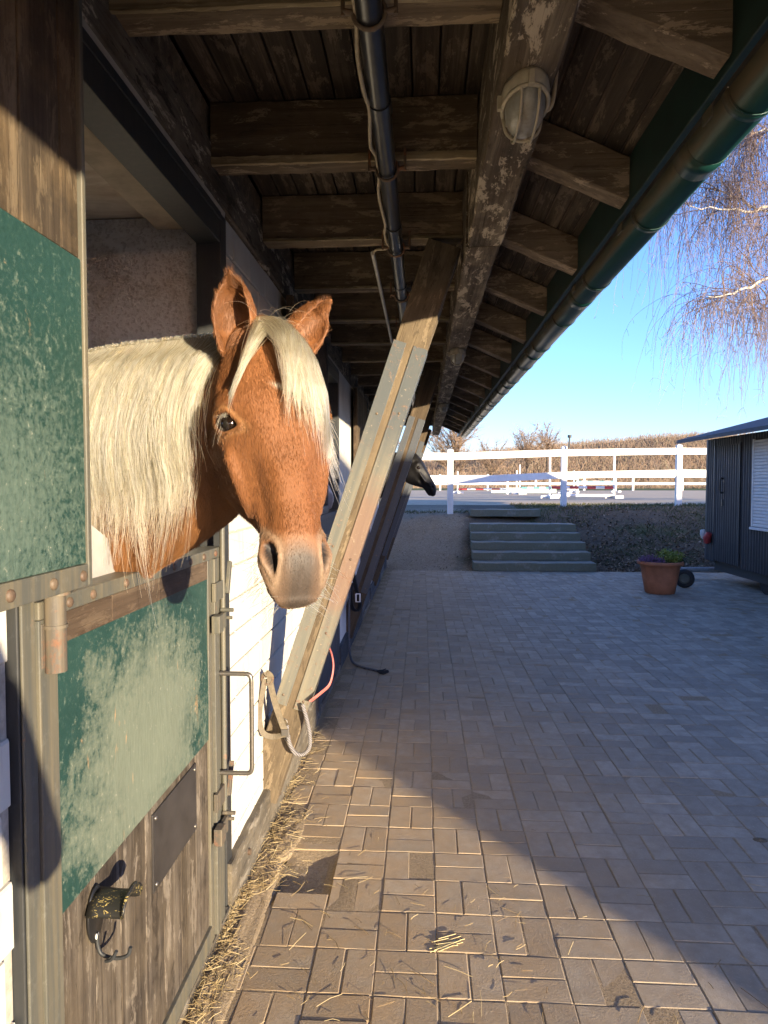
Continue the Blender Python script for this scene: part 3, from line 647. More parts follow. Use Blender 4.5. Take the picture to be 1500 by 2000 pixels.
# ------------------------------------------------------------------ services under the eave
pp = empty('ceiling_pipe', (-.115, 0, 2.53), 'dark grey plastic pipe clamped under the eave joists', 'pipe')
m = MB(); m.tube([(-.115, -3+.5*i, 2.530-.002*math.sin(i)) for i in range(25)], .0285, 18); m.build('pipe', PIPE, pp)
for yy in (1.78, 2.62, 3.4):
    m = MB(); m.tube([(-.115, yy, 2.53), (-.115, yy+.06, 2.53)], .0315, 18); m.build('coupling', PIPE, pp)
for yy in (.79, 1.46, 2.17, 2.885, 3.6, 4.32):
    m = MB(); m.tube([(-.115+.0345*math.cos(t), yy, 2.53+.0345*math.sin(t)) for t in [2*math.pi*i/20 for i in range(21)]], .005, 8, False)
    for s_ in (-1, 1): m.tube([(-.115+s_*.031, yy, 2.53), (-.115+s_*.058, yy, 2.535)], .0065, 6); m.tube([(-.115+s_*.056, yy, 2.525), (-.115+s_*.056, yy, 2.60)], .005, 6)
    m.build('pipe_clamp', CLAMP, pp)
pts = [(-.148+.006*math.sin(i*1.7), .6+.1*i, 2.522+.012*math.sin(i*.9)-.008*math.cos(i*2.3)) for i in range(24)]+[(-.165, 2.98, 2.56), (-.205, 3.02, 2.572), (-.226, 3.06, 2.572)]
m = MB(); m.tube(arc(pts, 3), .0055, 7); o = m.build('loose_cable', CABLE, None); tag(o, 'thin cream cable running beside the dark ceiling pipe', 'cable')
m = MB(); m.tube([(-.226, 3.05, 2.568), (-.228, 4.95, 2.568)], .0095, 10); o = m.build('conduit', plain('white_conduit', (.55,.52,.46), .5, var=.15), None); tag(o, 'straight white cable conduit fixed under the joists', 'conduit')
GLASS = None
def lamp_glass():
    m = Mt('ribbed_lamp_glass'); n = m.noise(m.co((40,)*3), 1., 5, .7); return m.out(m.mix(m.ramp(n, [(.4, 0.), (.7, 1.)]), (.42,.42,.38), (.26,.23,.17)), .32, spec=.5, **{'Transmission Weight': .25})
GLASS = lamp_glass(); CREAM = plain('cream_lamp_paint', (.42,.37,.27), .55, var=.25, sc=25)
def lamp(yy, label):
    root = empty('bulkhead_lamp', (.238, yy, 2.466), label, 'lamp', 'oval bulkhead lamps under the eave beam'); ax = (.054, .098); c = (.238, yy, 2.466)
    m = MB(); m.lathe(c, [(.90,-.001),(1.0,-.003),(1.02,-.012),(1.0,-.034),(.9,-.037),(.86,-.030)], 36, ax, True); m.build('housing', CREAM, root)
    m = MB(); m.lathe(c, [(.87,-.031),(.84,-.05),(.76,-.068),(.58,-.083),(.32,-.091),(.001,-.094)], 36, ax, True); m.build('glass', GLASS, root)
    m = MB(); rim = [(c[0]+.053*.98*math.cos(t), c[1]+.097*.98*math.sin(t), c[2]-.039) for t in [2*math.pi*i/40 for i in range(41)]]; m.tube(rim, .0052, 8, False)
    for x in (-.020, .020):
        yl = .097*math.sqrt(1-(x/.053)**2); m.tube(arc([(c[0]+x, c[1]-yl, c[2]-.040), (c[0]+x, c[1]-yl*.85, c[2]-.078), (c[0]+x, c[1]-yl*.4, c[2]-.099), (c[0]+x, c[1]+yl*.4, c[2]-.099), (c[0]+x, c[1]+yl*.85, c[2]-.078), (c[0]+x, c[1]+yl, c[2]-.040)], 5), .0035, 7)
    yq = .042; xl = .053*math.sqrt(1-(yq/.097)**2)
    m.tube(arc([(c[0]-xl, c[1]+yq, c[2]-.04), (c[0]-xl*.75, c[1]+yq, c[2]-.08), (c[0], c[1]+yq, c[2]-.097), (c[0]+xl*.75, c[1]+yq, c[2]-.08), (c[0]+xl, c[1]+yq, c[2]-.04)], 5), .0035, 7)
    m.build('guard_cage', CREAM, root)
    for t in (math.pi/2, -math.pi/2, math.pi):
        m = MB(); m.obox((c[0]+.058*math.cos(t), c[1]+.102*math.sin(t), c[2]-.028), ((1,0,0),(0,1,0),(0,0,1)), (.007,.007,.016)); m.build('screw_lug', CREAM, root, .002)
    return root
lamp(1.65, 'cream oval caged lamp nearest the camera on the eave beam'); lamp(4.75, 'cream oval caged lamp further along, above the second brace'); lamp(7.95, 'smallest caged lamp, furthest along the eave beam')
m = MB(); m.tube(arc([(.29, 1.70, 2.44), (.31, 1.69, 2.46), (.315, 1.66, 2.55), (.312, 1.64, 2.66)], 5), .005, 7); o = m.build('lamp_cable', CABLE, None); tag(o, 'short cable curling from the nearest lamp up the beam side', 'cable')
# ------------------------------------------------------------------ yard: steps, fence, wagon, pot
st = empty('stone_steps', (1.95, 11.95, 0), 'five mossy concrete steps leading up the bank to the riding arena', 'steps')
for k in range(5):
    m = rough_beam((.90+.01*k, 12.18+.36*k, .075+.15*k), (3.03-.01*k, 12.18+.36*k, .075+.15*k), (0,0,1), .44, .148, .006, 14)
    m.build('step', STEP, st)
    m = MB(); m.box(.95, 2.98, 12.1+.36*k, 12.38+.36*k, -.05, .15*k-.004) if k else m.box(.95, 2.98, 12.1, 12.3, -.05, -.01); m.build('riser_base', STEP, st)
m = rough_beam((1.0, 14.45, .93), (2.45, 14.4, .93), (0,0,1), .3, .15, .006, 10); m.build('step', STEP, st)
# barn out of frame behind the camera that shades the yard
bar = empty('barn', (6.43, -5.13, 0), 'low flat roofed white barn standing across the yard, opposite the half door', 'barn')
bp, ba = Vector((.788, .615, 0)), Vector((-.615, .788, 0)); bc = Vector((6.43, -5.13, 0))+bp*9-ba*4
m = MB(); m.obox(bc+Vector((0,0,1.725)), (bp, ba, (0,0,1)), (8.9, 3.9, 1.725)); m.build('wall', WALLF, bar)
m = MB(); m.obox(bc+Vector((0,0,3.4805)), (bp, ba, (0,0,1)), (9, 4, .03)); m.build('roof', FASCIA, bar, .01)
for k in range(3):
    m = MB(); m.obox(bc+bp*(-5+5*k)+ba*3.92+Vector((0,0,1.4)), (bp, ba, (0,0,1)), (1.4, .03, 1.4)); m.build('door', DOORB, bar, .01)
# arena fences
def fence(name, posts, heights, rails, label, pw=.12, th=.13, mat=WHITEP, cap=True):
    root = empty(name, posts[0], label, 'fence')
    for (x, y, z) in posts:
        m = MB(); m.box(x-pw/2, x+pw/2, y-pw/2, y+pw/2, z-.1, z+heights); 
        if cap: m.add([(x-pw/2-.008, y-pw/2-.008, z+heights), (x+pw/2+.008, y-pw/2-.008, z+heights), (x+pw/2+.008, y+pw/2+.008, z+heights), (x-pw/2-.008, y+pw/2+.008, z+heights), (x, y, z+heights+.03)], [(0,1,4),(1,2,4),(2,3,4),(3,0,4),(3,2,1,0)])
        m.build('post', mat, root, .004)
    for a, b in zip(posts[:-1], posts[1:]):
        for r in rails:
            A = Vector((a[0], a[1], a[2]+r)); B = Vector((b[0], b[1], b[2]+r)); d = (B-A).normalized(); A += d*(pw/2-.02); B -= d*(pw/2-.02); c = (A+B)/2
            m = MB(); m.obox(c, (d, d.cross(Vector((0,0,1))), (0,0,1)), ((B-A).length/2, .025, th/2)); m.build('rail', mat, root, .004)
    return root
fence('arena_fence', [(-5.2, 13.5, .9), (-2.1, 14.1, .9), (.59, 14.7, .91), (3.27, 15.95, 1.04), (6.1, 16.55, 1.10), (9.0, 17.1, 1.10), (12, 17.6, 1.1)], 1.36, (1.22, .70), 'white two rail arena fence at the top of the bank', .125, .155)
fence('arena_fence', [(-16+3.45*i, 49.5, 1.03) for i in range(16)], 1.2, (1.05, .52), 'low white rail fence along the far side of the arena', .13, .17, cap=False)
m = MB(); m.tube([(3.35, 15.8, 2.35), (3.36, 15.8, 2.62)], .018, 8); m.tube([(3.36, 15.8, 2.60), (3.36, 15.8, 2.66)], .045, 8); o = m.build('sprinkler_head', STEELD, None); tag(o, 'small dark sprinkler on top of the middle fence post', 'sprinkler')
# show jumps in the arena
RED = plain('red_pole_paint', (.45,.05,.05), .5, var=.1)
TEALP = plain('teal_pole_paint', (.12,.3,.3), .5, var=.1)
def jump(x, y, w, rot, label, mats, hs=(1.5, 1.3), wing=False, zs=(.35, .65)):
    z = 1.06; root = empty('show_jump', (x, y, z), label, 'show jump', 'jumps set up in the arena'); d = Vector((math.cos(rot), math.sin(rot), 0)); n = Vector((-d.y, d.x, 0)); c = Vector((x, y, z))
    for s_, h in zip((-1, 1), hs):
        p = c+d*s_*w/2; m = MB(); m.obox(p+Vector((0,0,h/2)), (d, n, (0,0,1)), (.03, .03, h/2)); m.obox(p+Vector((0,0,.05)), (d, n, (0,0,1)), (.06, .35, .05)); m.obox(p+Vector((0,0,.05)), (n, d, (0,0,1)), (.06, .3, .045))
        if wing:
            q = p+d*s_*.55
            m.obox(q+Vector((0,0,.4)), (d, n, (0,0,1)), (.04, .04, .4))
            for zz in (.25, .5, .72): m.obox((p+q)/2+Vector((0,0,zz)), (d, n, (0,0,1)), (.3, .02, .05))
        m.build('stand', WHITEP, root, .005)
    for zz, mt in zip(zs, mats):
        k = 7
        for i in range(k):
            a = c+d*(-w/2+.06+(w-.12)*i/k)+Vector((0,0,zz))-n*.07; b = c+d*(-w/2+.06+(w-.12)*(i+1)/k)+Vector((0,0,zz))-n*.07
            m = MB(); m.tube([a, b], .05, 10, False); m.build('pole_band', mt if i % 2 == 0 else WHITEP, root)
jump(3.2, 34, 3.0, .15, 'red and white jump pole behind the left fence post', (RED,), (1.1, 1.15), zs=(.22,))
jump(5.4, 31, 2.0, -.1, 'white winged show jump in the middle of the arena', (TEALP, WHITEP), (1.35, 1.35), True, (.3, .75))
jump(5.2, 22.5, 2.1, .05, 'nearest jump with tall thin stands beside the middle post', (WHITEP, RED), (1.35, 1.5), False, (.1, .36))
jump(9.5, 38, 2.6, .3, 'distant low jump seen between the right fence posts', (WHITEP, TEALP), (1.2, 1.2), False, (.3, .6))
m = MB(); m.box(3.6, 7.0, 36, 36.12, 1.06, 1.32); o = m.build('jump_filler', plain('pale_green_board', (.45,.58,.48), .6, var=.1), None, .01); tag(o, 'long pale green filler board lying in the arena', 'board')
# wagon clad in corrugated sheet
def corr():
    m = Mt('dark_corrugated_sheet'); v = m.co((1,1,1), rnd=False); a = m.noise(v, 3, 6, .7); b = m.noise(m.co((40, 40, 3), rnd=False), 1., 4, .7)
    return m.out(m.mix(m.math('MULTIPLY', m.ramp(b, [(.45, 0.), (.7, 1.)]), .4), m.mix(a, (.035,.04,.046), (.06,.066,.074)), (.12,.13,.135)), .5, m.bump(a, .1, .004), metal=.3)
CORR = corr(); WDARK = plain('wagon_roof_felt', (.055,.062,.075), .7, var=.3, sc=8)
WX, WY0, WY1, WZ0, WZ1 = 4.6, 3.6, 11.25, .31, 2.25
wg = empty('site_wagon', (5.8, 8, 0), 'dark corrugated site wagon with white roller shutter beside the yard', 'wagon')
def corrug(x, ya, yb, za, zb, axis='y', flip=1, pitch_=.076, dep=.009):
    m = MB(); n = int(abs(yb-ya)/pitch_*8); vs = []; fs = []
    for i in range(n+1):
        t = ya+(yb-ya)*i/n; d = dep*max(-1, min(1, 1.6*math.sin(2*math.pi*(t-ya)/pitch_)))*flip
        for z in (za, zb): vs.append((x+d, t, z) if axis == 'y' else (t, x+d, z))
    for i in range(n): fs.append((2*i, 2*i+2, 2*i+3, 2*i+1))
    return m.add(vs, fs, True)
m = corrug(WX, WY0, 8.32, WZ0, WZ1); m.build('wall_panel', CORR, wg)
m = corrug(WX, 9.70, 10.06, WZ0, WZ1); m.build('wall_panel', CORR, wg)
m = corrug(WX, 10.93, WY1, WZ0, WZ1); m.build('wall_panel', CORR, wg)
m = corrug(WX, 8.32, 9.70, WZ0, .92); m.build('wall_panel', CORR, wg); m = corrug(WX, 8.32, 9.70, 2.16, WZ1); m.build('wall_panel', CORR, wg); m = corrug(WX, 10.06, 10.93, 2.13, WZ1); m.build('wall_panel', CORR, wg)
m = corrug(WY1, WX, 7.0, WZ0, WZ1, 'x'); m.build('wall_panel', CORR, wg); m = corrug(WY0, WX, 7.0, WZ0, WZ1, 'x'); m.build('wall_panel', CORR, wg)
m = MB(); m.box(WX+.05, 7.0, WY0+.03, WY1-.03, WZ0-.02, WZ1); m.build('body', plain('wagon_body_ply', (.06,.06,.06), .8), wg)
m = MB(); m.box(WX-.012, WX+.012, WY1-.03, WY1+.022, WZ0, WZ1); m.build('corner_trim', CORR, wg, .003)
m = corrug(WX-.012, 10.08, 10.91, WZ0+.03, 2.12); dr = m.build('door', CORR, wg)
m = MB(); m.box(WX-.03, WX-.015, 10.06, 10.085, WZ0+.02, 2.14); m.box(WX-.03, WX-.015, 10.905, 10.93, WZ0+.02, 2.14); m.build('door_edge', CORR, dr, .002)
m = MB(); m.tube(arc([(WX-.02, 10.62, 1.62), (WX-.06, 10.62, 1.61), (WX-.06, 10.62, 1.42), (WX-.02, 10.62, 1.41)], 5), .014, 8); m.box(WX-.035, WX-.015, 10.60, 10.65, 1.2, 1.3); m.build('handle', plain('black_handle', (.02,.02,.02), .4), dr)
for i in range(27):
    z = .945+i*.0445; m = MB(); m.add([(WX-.012, 8.36, z), (WX-.024, 8.36, z+.012), (WX-.024, 8.36, z+.034), (WX-.012, 8.36, z+.0435), (WX-.012, 9.66, z), (WX-.024, 9.66, z+.012), (WX-.024, 9.66, z+.034), (WX-.012, 9.66, z+.0435)], [(0,1,5,4),(1,2,6,5),(2,3,7,6),(3,0,4,7),(0,3,2,1),(4,5,6,7)])
    m.build('shutter_slat', WHITEP, wg)
m = MB(); m.box(WX-.045, WX-.01, 8.30, 9.72, .905, .94); m.build('window_sill', WHITEP, wg, .004)
m = MB(); m.box(WX-.03, WX-.005, 9.662, 9.70, .945, 2.16); m.build('shutter_guide', WHITEP, wg, .003); 
m = MB(); p = [(4.12, 2.19), (5.8, 2.62), (7.45, 2.19), (7.45, 2.24), (5.8, 2.68), (4.12, 2.245)]
m.add([(a, WY0-.2, b) for a, b in p]+[(a, WY1+.06, b) for a, b in p], [(0,1,2,3,4,5),(6,7,8,9,10,11)]+[(i,(i+1)%6,(i+1)%6+6,i+6) for i in range(6)]); m.build('roof', WDARK, wg)
m = MB(); m.box(WX+.1, 6.9, WY0+.1, WY1-.1, .16, WZ0-.021); m.build('chassis', STEELD, wg)
for y in (5.2, 9.6):
    m = MB(); m.tube([(4.75, y, .19), (4.95, y, .19)], .19, 20); m.build('wheel', plain('tyre_rubber', (.02,.02,.02), .8), wg)
m = MB(); m.tube([(4.9, 11.3, .14), (3.95, 11.35, .12)], .045, 10); m.tube([(3.95, 11.35, .12), (3.86, 10.35, .2)], .025, 8); m.build('drawbar', plain('grey_drawbar', (.26,.27,.27), .5), wg)
jw = empty('jockey_wheel', (3.87, 10.2, 0), 'small black jockey wheel standing behind the terracotta pot', 'wheel')
m = MB(); m.lathe((0,0,0), [(.075,-.035),(.115,-.04),(.135,-.025),(.14,0),(.135,.025),(.115,.04),(.075,.035)], 28); m.v = [(3.87+x*.92+z*.38, 10.2+z*.92-x*.38, .14+y) for x, y, z in m.v]; m.build('tyre', plain('wheel_rubber', (.02,.02,.021), .7), jw)
m = MB(); m.lathe((0,0,0), [(.001,-.02),(.05,-.022),(.078,-.03),(.078,.03),(.05,.022),(.001,.02)], 20); m.v = [(3.87+x*.92+z*.38, 10.2+z*.92-x*.38, .14+y) for x, y, z in m.v]; m.build('rim', plain('rim_grey', (.09,.1,.08), .5), jw)
m = MB(); m.tube([(3.87, 10.2, .14), (3.78, 10.26, .3), (3.80, 10.35, .36)], .018, 8); m.build('fork', STEELD, jw)
pg = empty('power_plug', (4.55, 11.1, .68), 'red and white power plug hanging on the wagon corner', 'plug')
m = MB(); m.tube([(4.55, 11.08, .62), (4.52, 11.02, .68), (4.54, 10.98, .76)], [.055, .06, .04], 12); m.build('plug_cap', RED, pg); m = MB(); m.tube([(4.53, 11.16, .68), (4.50, 11.12, .74), (4.5, 11.14, .8)], [.04, .05, .035], 12); m.build('socket', WHITEP, pg)
# pot
TERRA = plain('terracotta_clay', (.42,.17,.09), .8, var=.2, sc=9, bump=.15, spec=.25)
pt = empty('flower_pot', (3.35, 9.72, 0), 'large terracotta pot with purple heather and a yellow green shrub', 'flower pot'); c = (3.35, 9.72, 0)
m = MB(); m.lathe(c, [(.001,.0),(.185,.0),(.2,.01),(.235,.2),(.262,.37),(.268,.375),(.275,.40),(.302,.405),(.312,.42),(.312,.445),(.30,.458),(.285,.456),(.272,.43),(.262,.40),(.001,.395)], 40); m.build('pot', TERRA, pt)
HEA = plain('heather_purple', (.2,.1,.2), .8, var=.4, sc=30); LEAFY = plain('yellow_green_leaf', (.22,.26,.045), .6, var=.4, sc=40); HG = plain('dark_green_leaf', (.04,.06,.025), .7, var=.3, sc=40)
def sprigs(n, cx, cy, z0, rad, h, w, spread, rr, leaf=.012):
    m = MB()
    for i in range(n):
        a, r = rr.uniform(0, 6.28), rad*math.sqrt(rr.random()); p = Vector((cx+r*math.cos(a), cy+r*math.sin(a), z0)); t = Vector((math.cos(a)*spread*r/rad+rr.gauss(0,.15), math.sin(a)*spread*r/rad+rr.gauss(0,.15), 1)).normalized(); H = h*rr.uniform(.5, 1.1)*(1-.3*r/rad)
        m.add([p+Vector((-.0015,0,0)), p+Vector((.0015,0,0)), p+t*H], [(0,1,2)])
        for j in range(8):
            q = p+t*H*(.3+.7*j/8); s_ = Vector((rr.gauss(0,1), rr.gauss(0,1), rr.gauss(.3,.6))).normalized(); s2 = s_.cross(Vector((rr.gauss(0,1), rr.gauss(0,1), rr.gauss(0,1)))).normalized(); L = leaf*rr.uniform(.7, 1.5)
            m.add([q, q+s_*L*.5+s2*w, q+s_*L, q+s_*L*.5-s2*w], [(0,1,2,3)])
    return m
rr = random.Random(3)
sprigs(320, c[0]-.12, c[1]-.05, .40, .15, .16, .005, .5, rr, .022).build('heather', HEA, pt, fix=False)
sprigs(160, c[0]-.12, c[1]-.05, .40, .15, .12, .006, .5, rr, .022).build('heather_leaves', HG, pt, fix=False)
sprigs(190, c[0]+.1, c[1]-.02, .40, .12, .24, .012, .6, rr, .04).build('shrub', LEAFY, pt, fix=False)
sprigs(120, c[0]+.1, c[1], .40, .16, .12, .010, .9, rr, .04).build('shrub_leaves', HG, pt, fix=False)
# dead leaves, twigs and tufts on the bank
def leaf_litter(n, name, mat, xf, size, lift=.012):
    rr = random.Random(5); V, F, A = [], [], []
    for i in range(n):
        x, y = xf(rr); z = float(ground_z(x, y))+lift*rr.random(); a = rr.uniform(0, 6.28); s_ = size*rr.uniform(.6, 1.4); tx, ty = rr.gauss(0,.35), rr.gauss(0,.35); b = len(V)
        for u, v in ((-1,0),(0,-.55),(1,0),(0,.55)):
            X, Y = s_*(u*math.cos(a)-v*math.sin(a)), s_*(u*math.sin(a)+v*math.cos(a)); V.append((x+X, y+Y, z+.008+X*tx+Y*ty+.3*s_*u*u))
        F.append((b, b+1, b+2, b+3)); A += [rr.random()]*4
    me = bpy.data.meshes.new(name); me.from_pydata(V, [], F); at = me.attributes.new('pv', 'FLOAT', 'POINT'); at.data.foreach_set('value', A); me.update(); o = link(name, me, mat); return o
mm = Mt('dead_leaves'); LEAF = mm.out(mm.ramp(mm.attr('pv', 'Fac'), [(0., (.05,.033,.02)), (.5, (.16,.105,.06)), (.85, (.28,.195,.12)), (1., (.42,.32,.22))]), .8, spec=.2)
def bankpt(r):
    while True:
        x, y = r.uniform(3.0, 9.5), r.uniform(12.1, 17)
        if y < 12.15+abs(r.gauss(0, 1.9)) + .0: return x, y
tag(leaf_litter(9000, 'leaf_litter', LEAF, bankpt, .028), 'brown dead leaves strewn over the shaded bank', 'leaves', kind='stuff')
def pathpt(r):
    while True:
        x, y = r.uniform(-3, 1.0), r.uniform(11.95, 15.2)
        if r.random() < .75 or x > .5: return x, y
mm2 = Mt('gravel_stones'); GRAV = mm2.out(mm2.ramp(mm2.attr('pv', 'Fac'), [(0., (.12,.09,.06)), (.4, (.28,.215,.14)), (1., (.5,.41,.29))]), .9, spec=.2)
tag(leaf_litter(4500, 'gravel', GRAV, pathpt, .013, .003), 'loose gravel on the path beside the steps', 'gravel', kind='stuff')
n = 9000; rg = np.random.default_rng(4); gx = rg.uniform(2.2, 10, n); gy = rg.uniform(12.6, 17.6, n); keep = (vnoise(np.stack([gx*.5, gy*.5, gx*0], 1), 3) > -.25+(14.6-gy)*.22); gx, gy = gx[keep], gy[keep]
gx = np.concatenate([gx, rg.uniform(-1.5, 2.4, 500)]); gy = np.concatenate([gy, rg.uniform(14.7, 15.3, 500)]); n = len(gx); gz = ground_z(gx, gy)
t = np.linspace(0, 1, 4)[None, :, None]; dirn = np.concatenate([rg.normal(0, .03, (n, 1, 2)), np.full((n, 1, 1), .07)*rg.uniform(.4, 1.3, (n, 1, 1))], 2); P = np.stack([gx, gy, gz], 1)[:, None, :]+dirn*t+np.array([0,0,-.02])*t*t
mg = Mt('winter_grass'); GRASS = mg.out(mg.ramp(mg.new('ShaderNodeHairInfo').outputs['Random'], [(0., (.04,.055,.018)), (.6, (.09,.1,.035)), (1., (.2,.17,.08))]), .7, spec=.2)
tag(hair_object('bank_grass', P, np.linspace(.006, .002, 4)[None, :], GRASS), 'thin winter grass along the top of the bank', 'grass', kind='stuff')
# ------------------------------------------------------------------ trees
BARK = plain('brown_bark', (.1,.075,.055), .9, var=.3, sc=4)
TWM = Mt('bare_twigs'); TWIG = TWM.out(TWM.ramp(TWM.new('ShaderNodeHairInfo').outputs['Random'], [(0., (.16,.11,.075)), (.6, (.27,.19,.13)), (1., (.38,.28,.2))]), .8, spec=.2)
TW2 = Mt('woodland_twigs'); WOODT = TW2.out(TW2.ramp(TW2.new('ShaderNodeHairInfo').outputs['Random'], [(0., (.2,.135,.09)), (.5, (.3,.215,.145)), (.85, (.38,.285,.195)), (1., (.24,.22,.13))]), .9, spec=.1)
def twig_fan(base, dirs, L, npt, rg, droop=0., wig=.1):
    n = len(base); P = np.zeros((n, npt, 3)); P[:, 0] = base; d = dirs/np.linalg.norm(dirs, axis=1, keepdims=True); step = (L/(npt-1))[:, None]
    for i in range(1, npt):
        d = d+rg.normal(0, wig, (n, 3))-np.array([0,0,droop]); d /= np.linalg.norm(d, axis=1, keepdims=True); P[:, i] = P[:, i-1]+d*step
    return P
def bare_tree(x, y, h, spread, label, seed, nb=20, nt=1100):
    rg = np.random.default_rng(seed); z0 = float(ground_z(x, y)) if y < 76 else float(hill_z(x, y)); root = empty('bare_tree', (x, y, z0), label, 'tree', 'leafless trees beyond the arena')
    m = MB(); m.tube([(x, y, z0-.2), (x+.05*h*rg.normal(0,.3), y, z0+h*.3), (x, y, z0+h*.62)], [.035*h, .026*h, .01*h], 9); m.build('trunk', BARK, root)
    b = np.stack([np.full(nb, x), np.full(nb, y), z0+h*rg.uniform(.12, .55, nb)], 1); a = rg.uniform(0, 6.28, nb); d = np.stack([np.cos(a)*spread, np.sin(a)*spread, rg.uniform(.8, 1.6, nb)], 1); B = twig_fan(b, d, h*rg.uniform(.35, .6, nb), 8, rg, 0, .12)
    m = MB()
    for q in B: m.tube([tuple(p) for p in q], list(np.linspace(.009*h, .002*h, 8)), 5)
    m.build('limbs', BARK, root)
    i = rg.integers(0, nb, nt); k = rg.integers(2, 8, nt); b = B[i, k]; d = (B[i, k]-B[i, k-1]); d = d/np.linalg.norm(d, axis=1, keepdims=True)+rg.normal(0, .6, (nt, 3)); d[:, 2] = np.abs(d[:, 2])*.8+.1
    T = twig_fan(b, d, h*rg.uniform(.08, .22, nt), 5, rg, -.02, .2); hair_object('twigs', T, np.linspace(.0022*h, .0007*h, 5)[None], TWIG, root)
bare_tree(2.9, 66, 7.4, 1.0, 'broad bare tree right behind the stable end', 1, 26, 1700)
bare_tree(8.5, 84, 6.0, .8, 'slim bare tree in front of the hill, left of centre', 2)
bare_tree(14.5, 96, 7.2, .7, 'bare tree standing behind the jumps in the arena', 3)
bare_tree(18.2, 100, 6.6, .7, 'dark bare tree just left of the middle fence post', 4)
bare_tree(-2.0, 74, 5.5, .9, 'low bare tree half hidden by the stable braces', 5)
n = 90000; rg = np.random.default_rng(8); wx = rg.uniform(-60, 150, n); wy = 78+np.abs(rg.normal(0, 38, n)); wz = hill_z(wx, wy)-.4
cl = vnoise(np.stack([wx*.09, wy*.09, wx*0], 1), 9); L = np.clip(.9+.45*cl+rg.normal(0, .4, n), .3, 2.0); d = np.stack([rg.normal(0,.4,n), rg.normal(0,.4,n), np.ones(n)], 1)
T = twig_fan(np.stack([wx, wy, wz], 1), d, L, 4, rg, 0, .3); tag(hair_object('woodland', T, np.array([[.014, .022, .02, .007]]), WOODT), 'brown leafless scrub and woodland covering the far hill', 'woodland', kind='stuff')
# birch at the right, its white limbs and hanging twigs reach into the picture
def birch():
    mb = Mt('white_birch_bark'); v = mb.co((1,1,1), rnd=False); a = mb.noise(mb.co((3, 3, 16), rnd=False), 1., 6, .7); WB = mb.out(mb.ramp(a, [(.56, (.72,.66,.56)), (.64, (.12,.09,.07))]), .7, spec=.2)
    root = empty('birch_tree', (11.2, 17, 1.0), 'leafless birch with white limbs and long hanging twigs', 'tree'); rg = np.random.default_rng(21)
    m = MB(); tr = arc([(11.2, 17, .9), (11.1, 17, 4), (10.8, 16.9, 8), (10.9, 16.8, 12), (10.7, 16.7, 16)], 6); m.tube(tr, list(np.linspace(.24, .05, len(tr))), 12); m.build('trunk', WB, root)
    limbs = []
    spec = [((11.0,17,5.2), (9.2,16.3,6.6), (7.4,15.9,6.0), (6.4,15.7,5.7)), ((10.9,17,6.5), (9.0,16.4,8.3), (7.5,16.0,7.7), (6.0,15.8,7.8)), ((10.8,17,7.2), (9.4,16.6,9.3), (8.1,16.3,9.6), (6.9,16.0,9.4)), ((10.8,17,8.4), (9.9,16.5,10.2), (8.6,16.1,11.0), (7.6,15.8,12.4)), ((10.9,17,6.0), (9.4,16.4,8.6), (8.55,16.2,8.8), (8.0,16.1,10.4)), ((10.9,17,5.8), (9.5,17.3,7.6), (8.2,17.4,8.3), (6.7,17.2,8.9)), ((11.1,17,4.3), (9.8,16.6,5.0), (8.6,16.3,5.2), (7.4,16.0,6.2)), ((10.9,17,9.4), (12.4,16.2,11.2), (14,15.8,11.4), (15.4,15.6,10.4)), ((11,17,6.4), (12.6,17.6,8.2), (14.2,17.8,8.4), (15.6,18,7.4)), ((10.8,17,10.6), (9.6,17,12.6), (8.4,16.8,13.2), (7.3,16.6,12.8)), ((10.9,17,7.6), (10.2,15.6,9.6), (9.4,14.6,9.9), (8.4,13.8,9.4))]
    for s_ in spec:
        p = arc(s_, 7); n = len(p); p = [Vector(q)+Vector(rg.normal(0, .035, 3)) for q in p]; m = MB(); m.tube(p, list(np.linspace(.07, .011, n)), 8); m.build('limb', WB, root); limbs.append(np.array([tuple(q) for q in p]))
    nb = 150; sb = []
    for k in range(nb):
        l = limbs[rg.integers(len(limbs))]; j = rg.integers(5, len(l)); d = l[j]-l[j-1]; d /= np.linalg.norm(d); sb.append((l[j], d*.9+rg.normal(0, .5, 3)+np.array([0,0,.15])))
    B = twig_fan(np.array([q[0] for q in sb]), np.array([q[1] for q in sb]), rg.uniform(.6, 2.0, nb), 9, rg, .03, .14)
    tm = Mt('birch_twigs'); TW = tm.out(tm.ramp(tm.new('ShaderNodeHairInfo').outputs['Random'], [(0., (.12,.08,.065)), (.6, (.22,.155,.125)), (1., (.36,.27,.21))]), .7, spec=.3)
    hair_object('branches', B, np.linspace(.012, .004, 9)[None], TW, root)
    nt = 4200; i = rg.integers(0, nb, nt); k = rg.integers(1, 9, nt); b = B[i, k]; l2 = np.concatenate(limbs); 
    d = rg.normal(0, .55, (nt, 3)); d[:, 2] -= .25; T = twig_fan(b, d, np.clip(rg.gamma(3., .55, nt), .3, 4.2), 12, rg, .32, .12)
    ok = T[:, -1, 2] > 3.0+.25*rg.normal(size=nt); T = T[ok]
    hair_object('hanging_twigs', T, np.linspace(.0044, .0018, 12)[None], TW, root)
    i = rg.integers(0, len(T), 5500); k = rg.integers(3, 12, 5500); b = T[i, k]; d = rg.normal(0, 1, (5500, 3)); d[:, 2] -= .5; S = twig_fan(b, d, rg.uniform(.06, .3, 5500), 4, rg, .25, .1); hair_object('fine_twigs', S, np.linspace(.0036, .0018, 4)[None], TW, root)
birch()
